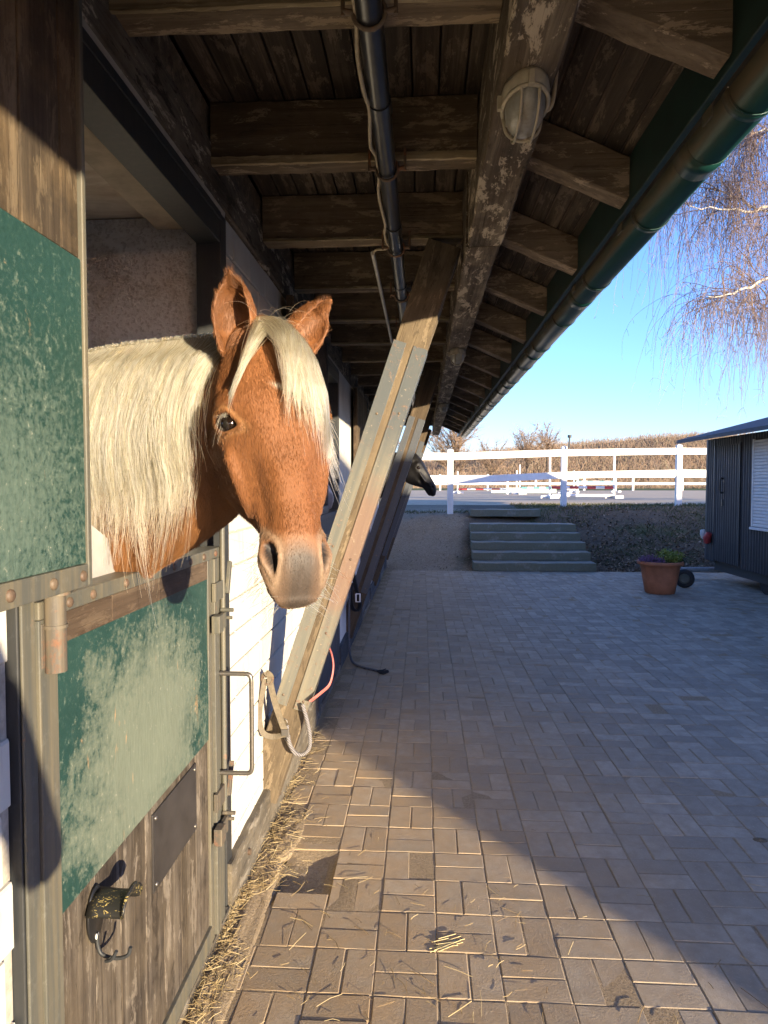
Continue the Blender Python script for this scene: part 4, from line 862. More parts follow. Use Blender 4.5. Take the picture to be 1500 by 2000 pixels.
# ------------------------------------------------------------------ straw along the sill and over the pavers
def straw(n, posf, name, label):
    rr = random.Random(12); V, F, A = [], [], []
    for i in range(n):
        x, y, z, tilt = posf(rr); L = rr.uniform(.02, .10)*(.6 if rr.random() < .4 else 1); w = rr.uniform(.0005, .0013); a = rr.uniform(0, 6.28); d = Vector((math.cos(a), math.sin(a), rr.gauss(0, tilt))).normalized(); s_ = d.cross(Vector((0,0,1))).normalized()*w; u = Vector((0,0,w*1.2)); bend = Vector((rr.gauss(0,.12), rr.gauss(0,.12), abs(rr.gauss(0,.06))))*L; p = Vector((x, y, z)); b = len(V); col = rr.random()
        for q in (p-d*L/2, p+bend*.5, p+d*L/2): q.z = max(q.z, z*.5+.002); V += [q-s_, q+s_, q+u]
        for k in (0, 3): F += [(b+k, b+k+1, b+k+4, b+k+3), (b+k+1, b+k+2, b+k+5, b+k+4), (b+k+2, b+k, b+k+3, b+k+5)]
        A += [col]*9
    me = bpy.data.meshes.new(name); me.from_pydata(V, [], F); at = me.attributes.new('pv', 'FLOAT', 'POINT'); at.data.foreach_set('value', A); me.update(); return tag(link(name, me, STRAW), label, 'straw', kind='stuff')
def edge_pos(r):
    y = r.choice([r.uniform(1.3, 3.4), r.gauss(2.35, .2), r.gauss(1.95, .2), r.gauss(2.9, .35)]); w = .05+.03*math.sin(y*5)+.025*math.sin(y*13); x = -.67+abs(r.gauss(0, w)); h = max(0, .035*(1-(x+.67)/.3)); return x, y, .004+h*r.random(), .35
straw(1000, edge_pos, 'straw_drift', 'drift of straw and hay along the wooden sill')
def far_edge(r): y = r.uniform(3.3, 12); return -.67+abs(r.gauss(0, .07)), y, .004+.01*r.random(), .25
straw(900, far_edge, 'straw_drift', 'thin line of straw along the shaded far sill')
def loose(r):
    if r.random() < .45: return r.uniform(-.5, .4), r.uniform(1.8, 2.6), .006, .06
    y = 1.9+7*r.random()**1.8; return r.uniform(-.55, .55*y), y, .006, .06
straw(150, loose, 'loose_straw', 'single straws scattered over the pavers')
n = 16; V = MB(); rr = random.Random(9)
for i in range(n): a = rr.gauss(.5, .12); d = Vector((math.cos(a), math.sin(a), rr.gauss(0,.015))); p = Vector((.09+rr.gauss(0,.012), 2.2+rr.gauss(0,.012), .003+rr.random()*.004)); L = rr.uniform(.03,.055); V.tube([p-d*L, p+d*L], .0016, 4)
o = V.build('straw_wisp', plain('wisp_straw', (.5,.4,.2), .6, var=.3, sc=60), None); tag(o, 'small tied looking wisp of straw lying on the sunlit pavers', 'straw wisp')
m = MB()
def heap(name, x, y, r, h, mat, label, cat, seed, n=26):
    G = []; rr = random.Random(seed); k = 9
    for i in range(n*2):
        for j in range(n*2):
            u, v = (i/(2*n-1)-.5)*2, (j/(2*n-1)-.5)*2; d = math.hypot(u, v); hh = h*max(0, 1-d)**.8*(1+.25*math.sin(u*9+seed)*math.sin(v*8)+.12*rr.uniform(-1,1)); G.append((x+u*r[0], y+v*r[1], hh-.004*(d > .9)-.012*(d > 1)))
    N = 2*n; m = MB(); m.add(G, [(a*N+b, (a+1)*N+b, (a+1)*N+b+1, a*N+b+1) for a in range(N-1) for b in range(N-1)], True); o = m.build(name, mat, None); return tag(o, label, cat, kind='stuff')
heap('spilled_sand', -.60, 2.9, (.08, .22), .014, JOINT, 'low ridge of sand beside the sill near the brace foot', 'sand', 3)
heap('earth_edge', -.655, 2.1, (.10, .9), .02, JOINT, 'strip of earth along the foot of the lower door', 'earth', 5)
heap('dung', 1.46, 2.95, (.035, .022), .009, plain('dung_brown', (.13,.1,.06), .95, sc=90), 'small brown clump of dung on the shaded pavers', 'dung', 6, 10)
# ------------------------------------------------------------------ tack hanging on the braces and the door
LEATH = plain('grey_beige_webbing', (.13,.105,.07), .75, var=.25, sc=60)
ha = empty('halter', (-.68, 2.86, .69), 'beige webbing halter hanging on a hook at the foot of the near brace', 'halter')
Yh = 2.86
m = MB(); m.tube([(-.668+.024*math.cos(t), Yh-.012, .70+.024*math.sin(t)) for t in [2*math.pi*i/20 for i in range(21)]], .006, 8, False); m.build('ring', RIVET, ha)
m = MB(); m.strip(arc([(-.685, Yh-.005, .705), (-.672, Yh-.022, .728), (-.652, Yh-.02, .715), (-.655, Yh-.014, .69), (-.635, Yh-.016, .60), (-.60, Yh-.02, .50), (-.585, Yh-.02, .468)], 6), .026, (.0, 0, 0) if False else [(1,.1,.25)]*37, .004); m.build('strap', LEATH, ha)
m = MB(); m.strip(arc([(-.678, Yh-.01, .70), (-.69, Yh-.03, .62), (-.697, Yh-.04, .53), (-.68, Yh-.045, .475), (-.64, Yh-.035, .455), (-.59, Yh-.022, .462)], 6), .024, [(.6,.6,.4)]*31, .004); m.build('noseband', LEATH, ha)
m = MB(); m.box(-.605, -.572, Yh-.03, Yh-.022, .452, .485); m.build('buckle', HANDLE, ha, .002)
PINK = plain('pink_webbing', (.62,.17,.15), .6, var=.15, sc=50)
m = MB(); m.strip(arc([(-.425, 3.02, .80), (-.40, 2.95, .775), (-.388, 2.90, .735), (-.40, 2.87, .675), (-.44, 2.868, .635), (-.485, 2.87, .598)], 6), .022, [(.1,-.7,.5)]*31, .006); o = m.build('lead_strap', PINK, None); tag(o, 'pink strap looped around the near brace', 'strap')
ROPE = None
def rope_mat(name, a, b):
    m = Mt(name); w = m.new('ShaderNodeTexWave', wave_type='BANDS', bands_direction='DIAGONAL'); m.L.new(m.co((1,1,1), rnd=False), w.inputs['Vector']); w.inputs['Scale'].default_value = 60; w.inputs['Distortion'].default_value = 1.5
    return m.out(m.mix(w.outputs['Fac'], a, b), .8, m.bump(w.outputs['Fac'], .8, .004))
m = MB(); m.tube(arc([(-.52, 2.87, .585), (-.50, 2.865, .52), (-.486, 2.86, .45), (-.488, 2.855, .40), (-.515, 2.85, .372), (-.548, 2.85, .376), (-.572, 2.855, .41), (-.585, 2.862, .46), (-.588, 2.87, .49)], 6), .0085, 8); o = m.build('rope_loop', rope_mat('grey_rope', (.3,.28,.27), (.14,.13,.14)), None); tag(o, 'grey rope loop hanging from the near brace foot', 'rope')
m = MB()
for k in range(3): m.tube([(-.60+.012*math.cos(t)+.006*k, 2.875, .50-.032*k+.017*math.sin(t)) for t in [2*math.pi*i/12 for i in range(13)]], .0028, 6, False)
o = m.build('snap_chain', HANDLE, None); tag(o, 'small chain with snap hook beside the grey rope loop', 'chain')
bh = empty('black_halter', (-.62, 5.95, .6), 'black halter with buckle hanging at the second brace, its rope on the ground', 'halter')
BLK = plain('black_webbing', (.012,.012,.014), .6, var=.3, sc=50)
m = MB(); m.strip(arc([(-.63, 5.98, .78), (-.60, 5.95, .66), (-.575, 5.93, .56), (-.555, 5.93, .47), (-.575, 5.93, .42), (-.62, 5.94, .44), (-.64, 5.95, .55), (-.635, 5.96, .66)], 6), .05, [(.6,-.6,.2)]*43, .008); m.build('strap', BLK, bh)
m = MB(); m.tube([(-.588, 5.90, .57), (-.552, 5.90, .57), (-.552, 5.90, .50), (-.588, 5.90, .50), (-.588, 5.90, .57)], .007, 7); m.build('buckle', WHITEP, bh)
m = MB(); m.tube(arc([(-.64, 5.93, .66), (-.648, 5.9, .45), (-.645, 5.86, .25), (-.635, 5.80, .10), (-.60, 5.7, .02), (-.52, 5.58, .011), (-.42, 5.5, .011), (-.37, 5.46, .012)], 7), .010, 8); m.build('rope', rope_mat('black_white_rope', (.02,.02,.025), (.2,.2,.22)), bh)
m = MB(); rr = random.Random(4)
for i in range(14): a = rr.gauss(-.5, .7); m.tube([(-.375, 5.465, .012), (-.375+.06*math.cos(a), 5.465+.06*math.sin(a), .008), (-.375+.10*math.cos(a+.2), 5.465+.10*math.sin(a+.2), .006)], .005, 5)
m.build('rope_tassel', BLK, bh)
# bridle bracket on the door
bb = empty('bridle_bracket', (-.68, 1.335, .645), 'black curved bridle bracket with hay stuck on it, screwed to the lower door', 'bracket')
def hay_black():
    m = Mt('black_plastic_with_chaff'); v = m.co((1,1,1), rnd=False); n = m.noise(m.co((90, 220, 90), rnd=False), 1., 3, .6, 1.5); return m.out(m.mix(m.ramp(n, [(.60, 0.), (.64, 1.)]), (.014,.014,.013), (.36,.28,.1)), .45)
HB = hay_black()
def shrink(m): m.v = [(-.682+(x+.682)*.72, 1.335+(y-1.40)*.72, .645+(z-.655)*.72) for x, y, z in m.v]
m = MB(); vs = []; fs = []
n = 14
for i, x in enumerate((-.679, -.655, -.62, -.585, -.572, -.565)):
    rr_ = (.058, .056, .054, .054, .058, .068)[i]
    for k in range(n+1):
        t = R(20)+R(140)*k/n; vs.append((x, 1.405+rr_*math.cos(t), .655+rr_*math.sin(t)*1.05+(.014 if i == 5 else 0)))
for i in range(5):
    for k in range(n): fs.append((i*15+k, i*15+k+1, (i+1)*15+k+1, (i+1)*15+k))
m.add(vs, fs, True); shrink(m); o = m.build('saddle', HB, bb); sm = o.modifiers.new('solid', 'SOLIDIFY'); sm.thickness = .006
m = MB(); m.lathe((0,0,0), [(.001,.0),(.062,.0),(.066,.004),(.062,.008),(.001,.008)], 28, (.72, 1.25)); m.v = [(-.682+z, 1.40+x, .655+y) for x, y, z in m.v]; shrink(m); m.build('back_plate', plain('black_plastic', (.012,.012,.013), .35, var=.3), bb)
m = MB(); m.tube(arc([(-.676, 1.40, .60), (-.672, 1.40, .56), (-.66, 1.40, .535), (-.62, 1.40, .525), (-.585, 1.40, .535), (-.575, 1.40, .56)], 5), .0055, 8); m.tube(arc([(-.64, 1.38, .53), (-.62, 1.375, .54), (-.605, 1.375, .565)], 5), .005, 8); shrink(m); m.build('hook', STEELD, bb)
m = MB(); m.lathe((0,0,0), [(.001,.011),(.009,.01),(.01,.006)], 12); m.v = [(-.682+z, 1.40+x, .59+y) for x, y, z in m.v]; shrink(m); m.build('screw', WHITEP, bb)
# pale sheet fixed inside the door
m = MB(); q = [(1.20, 1.575), (1.70, 1.333), (1.70, 1.20), (1.20, 1.20)]
m.add([(-.746, y, z) for y, z in q]+[(-.734, y, z) for y, z in q], [(3,2,1,0),(4,5,6,7)]+[(i,(i+1)%4,(i+1)%4+4,i+4) for i in range(4)])
o = m.build('plastic_sheet', plain('pale_grey_plastic', (.36,.345,.34), .5, var=.08), None, .002); tag(o, 'pale grey plastic sheet with slanting edge just inside the half door', 'sheet')
# ------------------------------------------------------------------ animals
def remesh(mb, voxel, smooth_it=2, extra=None):
    """one continuous skin over overlapping closed shapes; returns vertices, quads"""
    me = mb.mesh('tmp'); o = bpy.data.objects.new('tmp', me); C.objects.link(o)
    bm = bmesh.new(); bm.from_mesh(me); bmesh.ops.recalc_face_normals(bm, faces=bm.faces); bm.to_mesh(me); bm.free()
    md = o.modifiers.new('r', 'REMESH'); md.mode = 'VOXEL'; md.voxel_size = voxel
    sm = o.modifiers.new('s', 'SMOOTH'); sm.factor = .5; sm.iterations = smooth_it
    dg = bpy.context.evaluated_depsgraph_get(); ev = o.evaluated_get(dg); m2 = bpy.data.meshes.new_from_object(ev)
    V = np.zeros(len(m2.vertices)*3); m2.vertices.foreach_get('co', V); V = V.reshape(-1, 3); F = [tuple(p.vertices) for p in m2.polygons]
    bpy.data.objects.remove(o); bpy.data.meshes.remove(me); bpy.data.meshes.remove(m2); return V, F
def normals(V, F):
    F4 = np.array([f if len(f) == 4 else f+(f[-1],) for f in F]); a = V[F4[:, 2]]-V[F4[:, 0]]; b = V[F4[:, 3]]-V[F4[:, 1]]; n = np.cross(a, b); N = np.zeros_like(V)
    for k in range(4): np.add.at(N, F4[:, k], n)
    return N/np.maximum(np.linalg.norm(N, axis=1, keepdims=True), 1e-12), F4
def loft(mb, rings):
    n = len(rings[0]); vs = [p for r in rings for p in r]; fs = [(i*n+k, i*n+(k+1) % n, (i+1)*n+(k+1) % n, (i+1)*n+k) for i in range(len(rings)-1) for k in range(n)]
    fs += [tuple(range(n)), tuple((len(rings)-1)*n+k for k in range(n))]
    mb.add(vs, fs, True)
def cr_closed(P, n):
    P = np.array(P); m = len(P); out = []
    for i in range(m):
        a, b, c, d = P[i-1], P[i], P[(i+1) % m], P[(i+2) % m]
        for k in range(n):
            t = k/n; out.append(.5*(2*b+(c-a)*t+(2*a-5*b+4*c-d)*t*t+(3*b-3*c+d-a)*t**3))
    return np.array(out)
# horse head sections: u down the face, v out of the forehead, w sideways
HU  = [-.055,-.03, .0,  .05,  .10,  .16,  .21,  .26,  .32,  .38,  .43,  .47,  .505, .535, .56,  .578, .588]
HT  = [-.055,-.032,-.018,-.002,.006, .008, .005, .001,-.002,-.003,-.003,-.004,-.008,-.017,-.032,-.05, -.07]
HB_ = [-.14, -.19, -.225,-.25,-.27, -.29,-.298, -.292,-.255,-.203,-.153,-.146,-.146,-.143,-.132,-.117,-.098]
HWT = [.02,  .035, .045, .060, .074, .083, .077, .061, .044, .037, .034, .034, .037, .036, .031, .025, .017]
HWM = [.04,  .062, .074, .092, .107, .117, .115, .103, .083, .066, .060, .060, .065, .064, .056, .046, .034]
HWJ = [.03,  .060, .074, .089, .098, .102, .101, .092, .072, .045, .042, .044, .048, .048, .043, .036, .027]
HU = [q if q < .2 else .2+(q-.2)*.945 for q in HU]
def head_rings(du=.006):
    us = np.arange(HU[0], HU[-1]+1e-6, du)
    def g(T):
        y = np.interp(us, HU, T); k = np.exp(-np.linspace(-2, 2, 9)**2); k /= k.sum(); p = np.pad(y, 4, mode='edge'); return np.convolve(p, k, 'valid')
    T, B, a, b, c = map(g, (HT, HB_, HWT, HWM, HWJ)); rings = []
    for i, u in enumerate(us):
        d = T[i]-B[i]; half = [(0, T[i]), (a[i]*.55, T[i]-.002), (a[i], T[i]-.06*d), (b[i], T[i]-.27*d), (b[i]*.97, T[i]-.42*d), (c[i], T[i]-.68*d), (c[i]*.82, T[i]-.90*d), (c[i]*.42, B[i]+.008*d), (0, B[i])]
        sec = half+[(-w, v) for w, v in half[-2:0:-1]]; q = cr_closed(sec, 3); rings.append([(u, p[1], p[0]) for p in q])
    def cap(r, du, s):
        r = np.array(r); c = r.mean(0); k = []
        for a in (.35, .7, 1.0, 1.25, 1.45):
            q = c+(r-c)*math.cos(a); q[:, 0] = r[0, 0]+s*du*math.sin(a); k.append([tuple(p) for p in q])
        return k
    return cap(rings[0], .02, -1)[::-1]+rings+cap(rings[-1], .014, 1)
def ear(mb, toL, side, pose):
    """hollow leaf-shaped ear; toL maps local (u,v,w) to world"""
    base = np.array([.012, -.062, side*.064]); ax = np.array(pose['ax'])*np.array([1, 1, side]); ax = ax/np.linalg.norm(ax)
    op = np.array(pose['open'])*np.array([1, 1, side]); op = op-ax*op.dot(ax); op /= np.linalg.norm(op); sd = np.cross(ax, op); L = .178
    T = np.linspace(0, 1, 26); hw = np.interp(T, [0, .12, .3, .5, .7, .85, .95, 1], [.030, .038, .0455, .046, .036, .022, .010, .003]); rings = []
    for t, h in zip(T, hw):
        c = base+ax*(t*L-.02)-op*(.008*math.sin(t*3.1))+sd*side*pose.get('curve', .0)*t*t; ang = np.linspace(-1, 1, 15)*R(118 if t < .7 else 118-60*(t-.7)/.3); cup = h*(.95 if t < .8 else .75); th = .0075*(1-.45*t)
        o_ = [c+sd*math.sin(a)*h*(1.0)-op*(math.cos(a))*cup for a in ang]; i_ = [c+sd*math.sin(a)*max(h-th, .001)-op*(math.cos(a))*max(cup-th, .0008) for a in ang[::-1]]
        rings.append([tuple(toL(p)) for p in o_+i_])
    loft(mb, rings)
def frame(psi, phi):
    Fh = np.array([math.sin(psi), -math.cos(psi), 0.]); Z = np.array([0, 0, -1.]); u = math.cos(phi)*Z+math.sin(phi)*Fh; v = math.cos(phi)*Fh-math.sin(phi)*Z; w = np.cross(v, u); return u, v, w
def neck_section(s, K):
    """crest point, throat point, half width at s in 0..1 from key rows (s, cx,cy,cz, tx,ty,tz, hw)"""
    K = np.array(K); return [np.interp(s, K[:, 0], K[:, j]) for j in range(1, 8)]
def horse(name, label, origin, psi, phi, NK, cols, voxel, hero, ears):
    O = np.array(origin); u, v, w = frame(psi, phi); M3 = np.array([u, v, w])
    toW = lambda p: O+np.asarray(p)@M3; toL = lambda P: (P-O)@M3.T
    mb = MB(); loft(mb, [[tuple(toW(p)) for p in r] for r in head_rings()])
    for s_ in (-1, 1): ear(mb, toW, s_, ears[(s_+1)//2])
    # neck
    S = np.linspace(0, 1, 40); secs = np.array([neck_section(s, NK) for s in S]); k = np.exp(-np.linspace(-2, 2, 9)**2); k /= k.sum()
    secs = np.stack([np.convolve(np.pad(secs[:, j], 4, mode='edge'), k, 'valid') for j in range(7)], 1); rings = []
    cen = (secs[:, :3]+secs[:, 3:6])/2
    for i in range(40):
        t = cen[min(i+1, 39)]-cen[max(i-1, 0)]; t[2] = 0; t /= np.linalg.norm(t); lat = np.array([-t[1], t[0], 0]); up = (secs[i, :3]-secs[i, 3:6])/2; hw = secs[i, 6]; r = []
        for a in np.linspace(0, 2*math.pi, 33)[:-1]:
            c_, s_ = math.cos(a), math.sin(a); ww = hw*(1-.30*max(c_, 0)**1.5-.12*max(-c_, 0)); r.append(tuple(cen[i]+up*c_+lat*ww*s_))
        rings.append(r)
    loft(mb, rings)
    V, F = remesh(mb, voxel, 3 if hero else 2)
    Lc = toL(V); head = (Lc[:, 0] > -.02)
    N, F4 = normals(V, F)
    def gauss(c, r): d = (Lc-np.array(c))/np.array(r); return np.exp(-(d*d).sum(1))
    disp = np.zeros_like(V); Wn = N
    eyeR = np.full(len(V), 9.); nosR = np.full(len(V), 9.)
    Lm = Lc.copy(); Lm[:, 2] = np.abs(Lc[:, 2]); sg = np.sign(Lc[:, 2])
    def gm(c, r): d = (Lm-np.array(c))/np.array(r); return np.exp(-(d*d).sum(1))
    hm = ((Lc[:, 1] > -.29) & (Lc[:, 0] > .0)).astype(float)
    amt = np.zeros(len(V))
    amt += .013*gm((.165, -.035, .105), (.028, .04, .03))                       # brow over the eye
    amt -= .007*gm((.115, -.055, .095), (.022, .025, .03))                     # hollow above it
    amt += .004*gm((.245, -.055, .10), (.02, .03, .03))
    for t in np.linspace(0, 1, 9): amt += .0088*gm((.265+.125*t, -.072-.004*t, .094-.03*t), (.016, .011, .02))   # facial crest
    for t in np.linspace(0, 1, 6): amt -= .0042*gm((.30+.12*t, -.034, .075-.02*t), (.02, .014, .02))              # groove beside the nasal bone
    amt -= .026*gm((.345, -.122, .070), (.05, .026, .035)); amt -= .006*gm((.42, -.09, .05), (.03, .02, .03))       # cheek hollow
    amt += .012*gm((.19, -.185, .09), (.075, .055, .04))                      # jaw muscle
    amt += .004*gm((.30, -.15, .06), (.02, .03, .03))
    amt += .006*gm((.488, -.050, .063), (.026, .026, .02))                     # flare of the nostril
    amt += .005*gm((.54, -.132, .02), (.02, .015, .03))                        # chin
    amt -= .006*gm((.515, -.103, .055), (.05, .0055, .05))                     # mouth line
    amt -= .003*gm((.528, -.045, .0), (.02, .03, .006))                        # philtrum
    V = V+N*(amt*hm)[:, None]; Lc = toL(V); Lm = Lc.copy(); Lm[:, 2] = np.abs(Lc[:, 2])
    # eye openings
    ec = np.array([.205, -.045, .1075]); en = np.array([.05, .60, .80]); en /= np.linalg.norm(en)
    ea = np.array([.42, .62, -.35]); ea = ea-en*ea.dot(en); ea /= np.linalg.norm(ea); eb = np.cross(en, ea)
    d = Lm-ec; pa, pb, pn = d@ea, d@eb, d@en; near = (np.abs(pn) < .04) & (np.hypot(pa, pb) < .08)
    asym = np.where(pa > 0, 1.0+.0*pa, 1.0); r = np.sqrt((pa/.0265)**2+(pb/(.0165*(1-.4*np.clip(pa/.0265, 0, 1))))**2); eyeR = np.where(near, r, 9.)
    push = -.014*np.clip(1-r, 0, 1)**.6+.0056*np.exp(-((r-1.32)/.30)**2)*(r > .9)
    V = V+((push*near)[:, None]*(np.stack([np.full(len(V), en[0]), np.full(len(V), en[1]), en[2]*np.where(Lc[:, 2] > 0, 1, -1)], 1)@M3))
    # nostrils
    nc = np.array([.488, -.036, .046]); nn = np.array([.30, .58, .75]); nn /= np.linalg.norm(nn); na = np.array([.90, -.18, -.30]); na = na-nn*na.dot(nn); na /= np.linalg.norm(na); nb_ = np.cross(nn, na)
    d = Lm-nc; pa, pb, pn = d@na, d@nb_, d@nn; near = (np.abs(pn) < .045) & (np.hypot(pa, pb) < .07)
    bend = pb+.0035*(pa/.025)**2; r = np.sqrt((pa/.029)**2+(bend/(.0118*(1-.3*np.clip(pa/.026, -1, 1))))**2); nosR = np.where(near, r, 9.)
    push = -.026*np.clip(1.05-r, 0, 1)**.7+.0030*np.exp(-((r-1.45)/.28)**2)
    V = V+((push*near)[:, None]*(np.stack([np.full(len(V), nn[0]), np.full(len(V), nn[1]), nn[2]*np.where(Lc[:, 2] > 0, 1, -1)], 1)@M3))
    V = V+N*(.0008*vnoise(V*7, 5))[:, None]
    Lc = toL(V); Lm = Lc.copy(); Lm[:, 2] = np.abs(Lc[:, 2])
    # coat colour of the animal itself
    base, pale, muz, rim, dark = [np.array(c) for c in cols]
    n1 = vnoise(V*3.2, 2); n2 = vnoise(V*14, 3); col = np.tile(base, (len(V), 1))*(1+.10*n1+.05*n2)[:, None]
    def lay(m_, c): 
        nonlocal col; m_ = np.clip(m_, 0, 1)[:, None]; col = col*(1-m_)+np.array(c)*m_
    neckm = np.clip((-.10-Lc[:, 1])/.15, 0, 1)*np.clip((.10-Lc[:, 0])/.1, 0, 1); lay(.35*np.clip((1.62-V[:, 2])/.2, 0, 1)*(Lc[:, 1] < -.2), pale)
    uu = Lc[:, 0]+.35*Lc[:, 1]*0; mz = np.clip((uu-.452+.010*n2-.2*(Lc[:, 1]+.02)*0)/.05, 0, 1)*(Lc[:, 1] > -.2); lay(mz*.62, rim); lay(np.clip((uu-.472+.012*n2)/.03, 0, 1)*np.clip(1.25-np.abs(Lc[:, 2])/.058, .25, 1)*.95, muz)
    lay(.7*np.exp(-((nosR-1.7)/.5)**2)*(nosR < 4), rim); lay(np.clip((1.12-nosR)/.25, 0, 1), dark)
    lay(.65*np.clip((Lc[:, 0]-.515)/.02, 0, 1)*(Lc[:, 1] < -.085), pale*.6)
    lay(.55*np.exp(-((eyeR-1.75)/.35)**2)*(eyeR < 4), pale); lay(np.exp(-((eyeR-1.0)/.14)**2)*.95, dark)
    if hero:
        star = np.exp(-(((Lc[:, 0]-.148-.25*Lc[:, 2])/.0055)**2+((Lc[:, 2]-.004)/.017)**2))*(Lc[:, 1] > -.03); lay(star*1.2, (.6,.55,.46))
    earm = np.clip((-.05-Lc[:, 0])/.05, 0, 1)*(np.abs(Lc[:, 2]) < .14)*(Lc[:, 1] > -.16); lay(.45*earm, base*.45); lay(.6*np.clip((-.135-Lc[:, 0])/.04, 0, 1)*earm, base*.25)
    # body and legs inside the stall
    nv = len(V); T0 = MB(); A = cen[-1]; back = cen[-1]-cen[-8]; back[2] = 0; back /= np.linalg.norm(back); lat = np.array([-back[1], back[0], 0]); rings = []
    for t, rw, rh, zc in ((-.28,.10,.14,1.40),(-.18,.2,.30,1.30),(0,.27,.38,1.24),(.3,.30,.36,1.22),(.7,.32,.35,1.2),(1.1,.31,.34,1.22),(1.35,.25,.28,1.28),(1.5,.1,.12,1.3)):
        c = A+back*t; c[2] = zc; rings.append([tuple(c+lat*rw*math.sin(a)+np.array([0,0,rh*math.cos(a)])) for a in np.linspace(0, 2*math.pi, 25)[:-1]])
    loft(T0, rings)
    for t in (0.02, 1.18):
        for s_ in (-1, 1):
            p = A+back*t+lat*s_*.16; hock = .07 if t > 1 else -.02; T0.tube([(p[0], p[1], 1.1), tuple(np.append((p+back*hock*-1)[:2], .75)), tuple(np.append((p+back*hock)[:2], .55)), tuple(np.append(p[:2], .26)), tuple(np.append((p-back*.03)[:2], .17)), tuple(np.append((p-back*.05)[:2], .121))], [.13, .085, .055, .036, .05, .065], 12)
    Vall = np.concatenate([V, np.array(T0.v)]); Fall = F+[tuple(i+nv for i in f) for f in T0.f]; colA = np.concatenate([col, np.tile(base, (len(T0.v), 1))])
    off = np.array([A[0], A[1], .12]); me = bpy.data.meshes.new(name); me.from_pydata((Vall-off).tolist(), [], Fall); me.polygons.foreach_set('use_smooth', [True]*len(Fall))
    ca = me.attributes.new('coat', 'FLOAT_COLOR', 'POINT'); ca.data.foreach_set('color', np.concatenate([colA, np.ones((len(colA), 1))], 1).astype(np.float32).ravel()); me.update()
    mt = Mt(name+'_coat'); cc = mt.attr('coat'); vv = mt.co((1,1,1), rnd=False); f1 = mt.noise(mt.co((420,420,90), rnd=False), 1., 3, .6); f2 = mt.noise(vv, 14, 6, .7)
    cc = mt.mix(1., cc, mt.ramp(f1, [(.3, .8), (.7, 1.1)]), 'MULTIPLY'); cc = mt.mix(1., cc, mt.ramp(f2, [(.3, .9), (.7, 1.06)]), 'MULTIPLY')
    mat = mt.out(cc, .55, mt.bump(mt.math('ADD', f1, mt.math('MULTIPLY', f2, .6)), .35, .002), spec=.35, **{'Sheen Weight': .06, 'Sheen Roughness': .4, 'Sheen Tint': (1, .8, .6)})
    o = link(name, me, mat); o.location = off; ORG[o.name] = Vector(off); tag(o, label, 'horse')
    # eyes
    me_ = Mt(name+'_eye'); lw = me_.out((.010,.006,.004), .08, spec=.5, **{'Coat Weight': .3, 'Coat Roughness': .04})
    for s_ in (-1, 1):
        c = (ec-en*.0165)*np.array([1, 1, s_]); m = MB(); m.lathe((0,0,0), [(.0205*math.sin(a), .0205*math.cos(a)) for a in np.linspace(.02, 3.12, 14)], 24); cw = toW(c); m.v = [tuple(cw+np.array(p)) for p in m.v]; m.build('eye', lw, o)
    return dict(o=o, V=V, F4=np.array([f if len(f) == 4 else f+(f[-1],) for f in F]), col=col, toW=toW, toL=toL, M3=M3, secs=secs, cen=cen, eyeR=eyeR, nosR=nosR)
CHEST = ((.185,.073,.025), (.29,.155,.065), (.05,.04,.033), (.27,.19,.125), (.012,.008,.007))
# neck key rows: s, crest xyz, throat xyz, half width
NK1 = [(0, -.335,1.445,1.84, -.385,1.475,1.53, .062), (.2, -.45,1.525,1.868, -.44,1.52,1.455, .082), (.42, -.62,1.59,1.872, -.56,1.565,1.38, .098), (.65, -.80,1.655,1.868, -.70,1.61,1.30, .118), (.82, -.98,1.73,1.85, -.88,1.69,1.18, .15), (1, -1.2,1.82,1.78, -1.1,1.78,1.05, .18)]
EARS1 = [dict(ax=(-.90,.42,.05), open=(.12,.85,.55), curve=-.004), dict(ax=(-.90,.30,.78), open=(.1,.75,.75), curve=.004)]
H1 = horse('chestnut_horse', 'chestnut horse with flaxen mane looking out over the half door', (-.314, 1.399, 1.867), R(28.5), R(24), NK1, CHEST, .0036, True, EARS1)
def hair_mat(name, cr, rough=.35):
    m = Mt(name); hi = m.new('ShaderNodeHairInfo'); c = m.ramp(hi.outputs['Random'], cr); p = m.new('ShaderNodeBsdfHairPrincipled'); p.parametrization = 'COLOR'; m.L.new(c, p.inputs['Color']); p.inputs['Roughness'].default_value = rough; p.inputs['Radial Roughness'].default_value = .5
    m.L.new(p.outputs[0], m.N['Material Output'].inputs['Surface']); return m.m
FLAX = hair_mat('flaxen_hair', [(0., (.52,.29,.11)), (.45, (.72,.48,.24)), (1., (.84,.66,.42))])
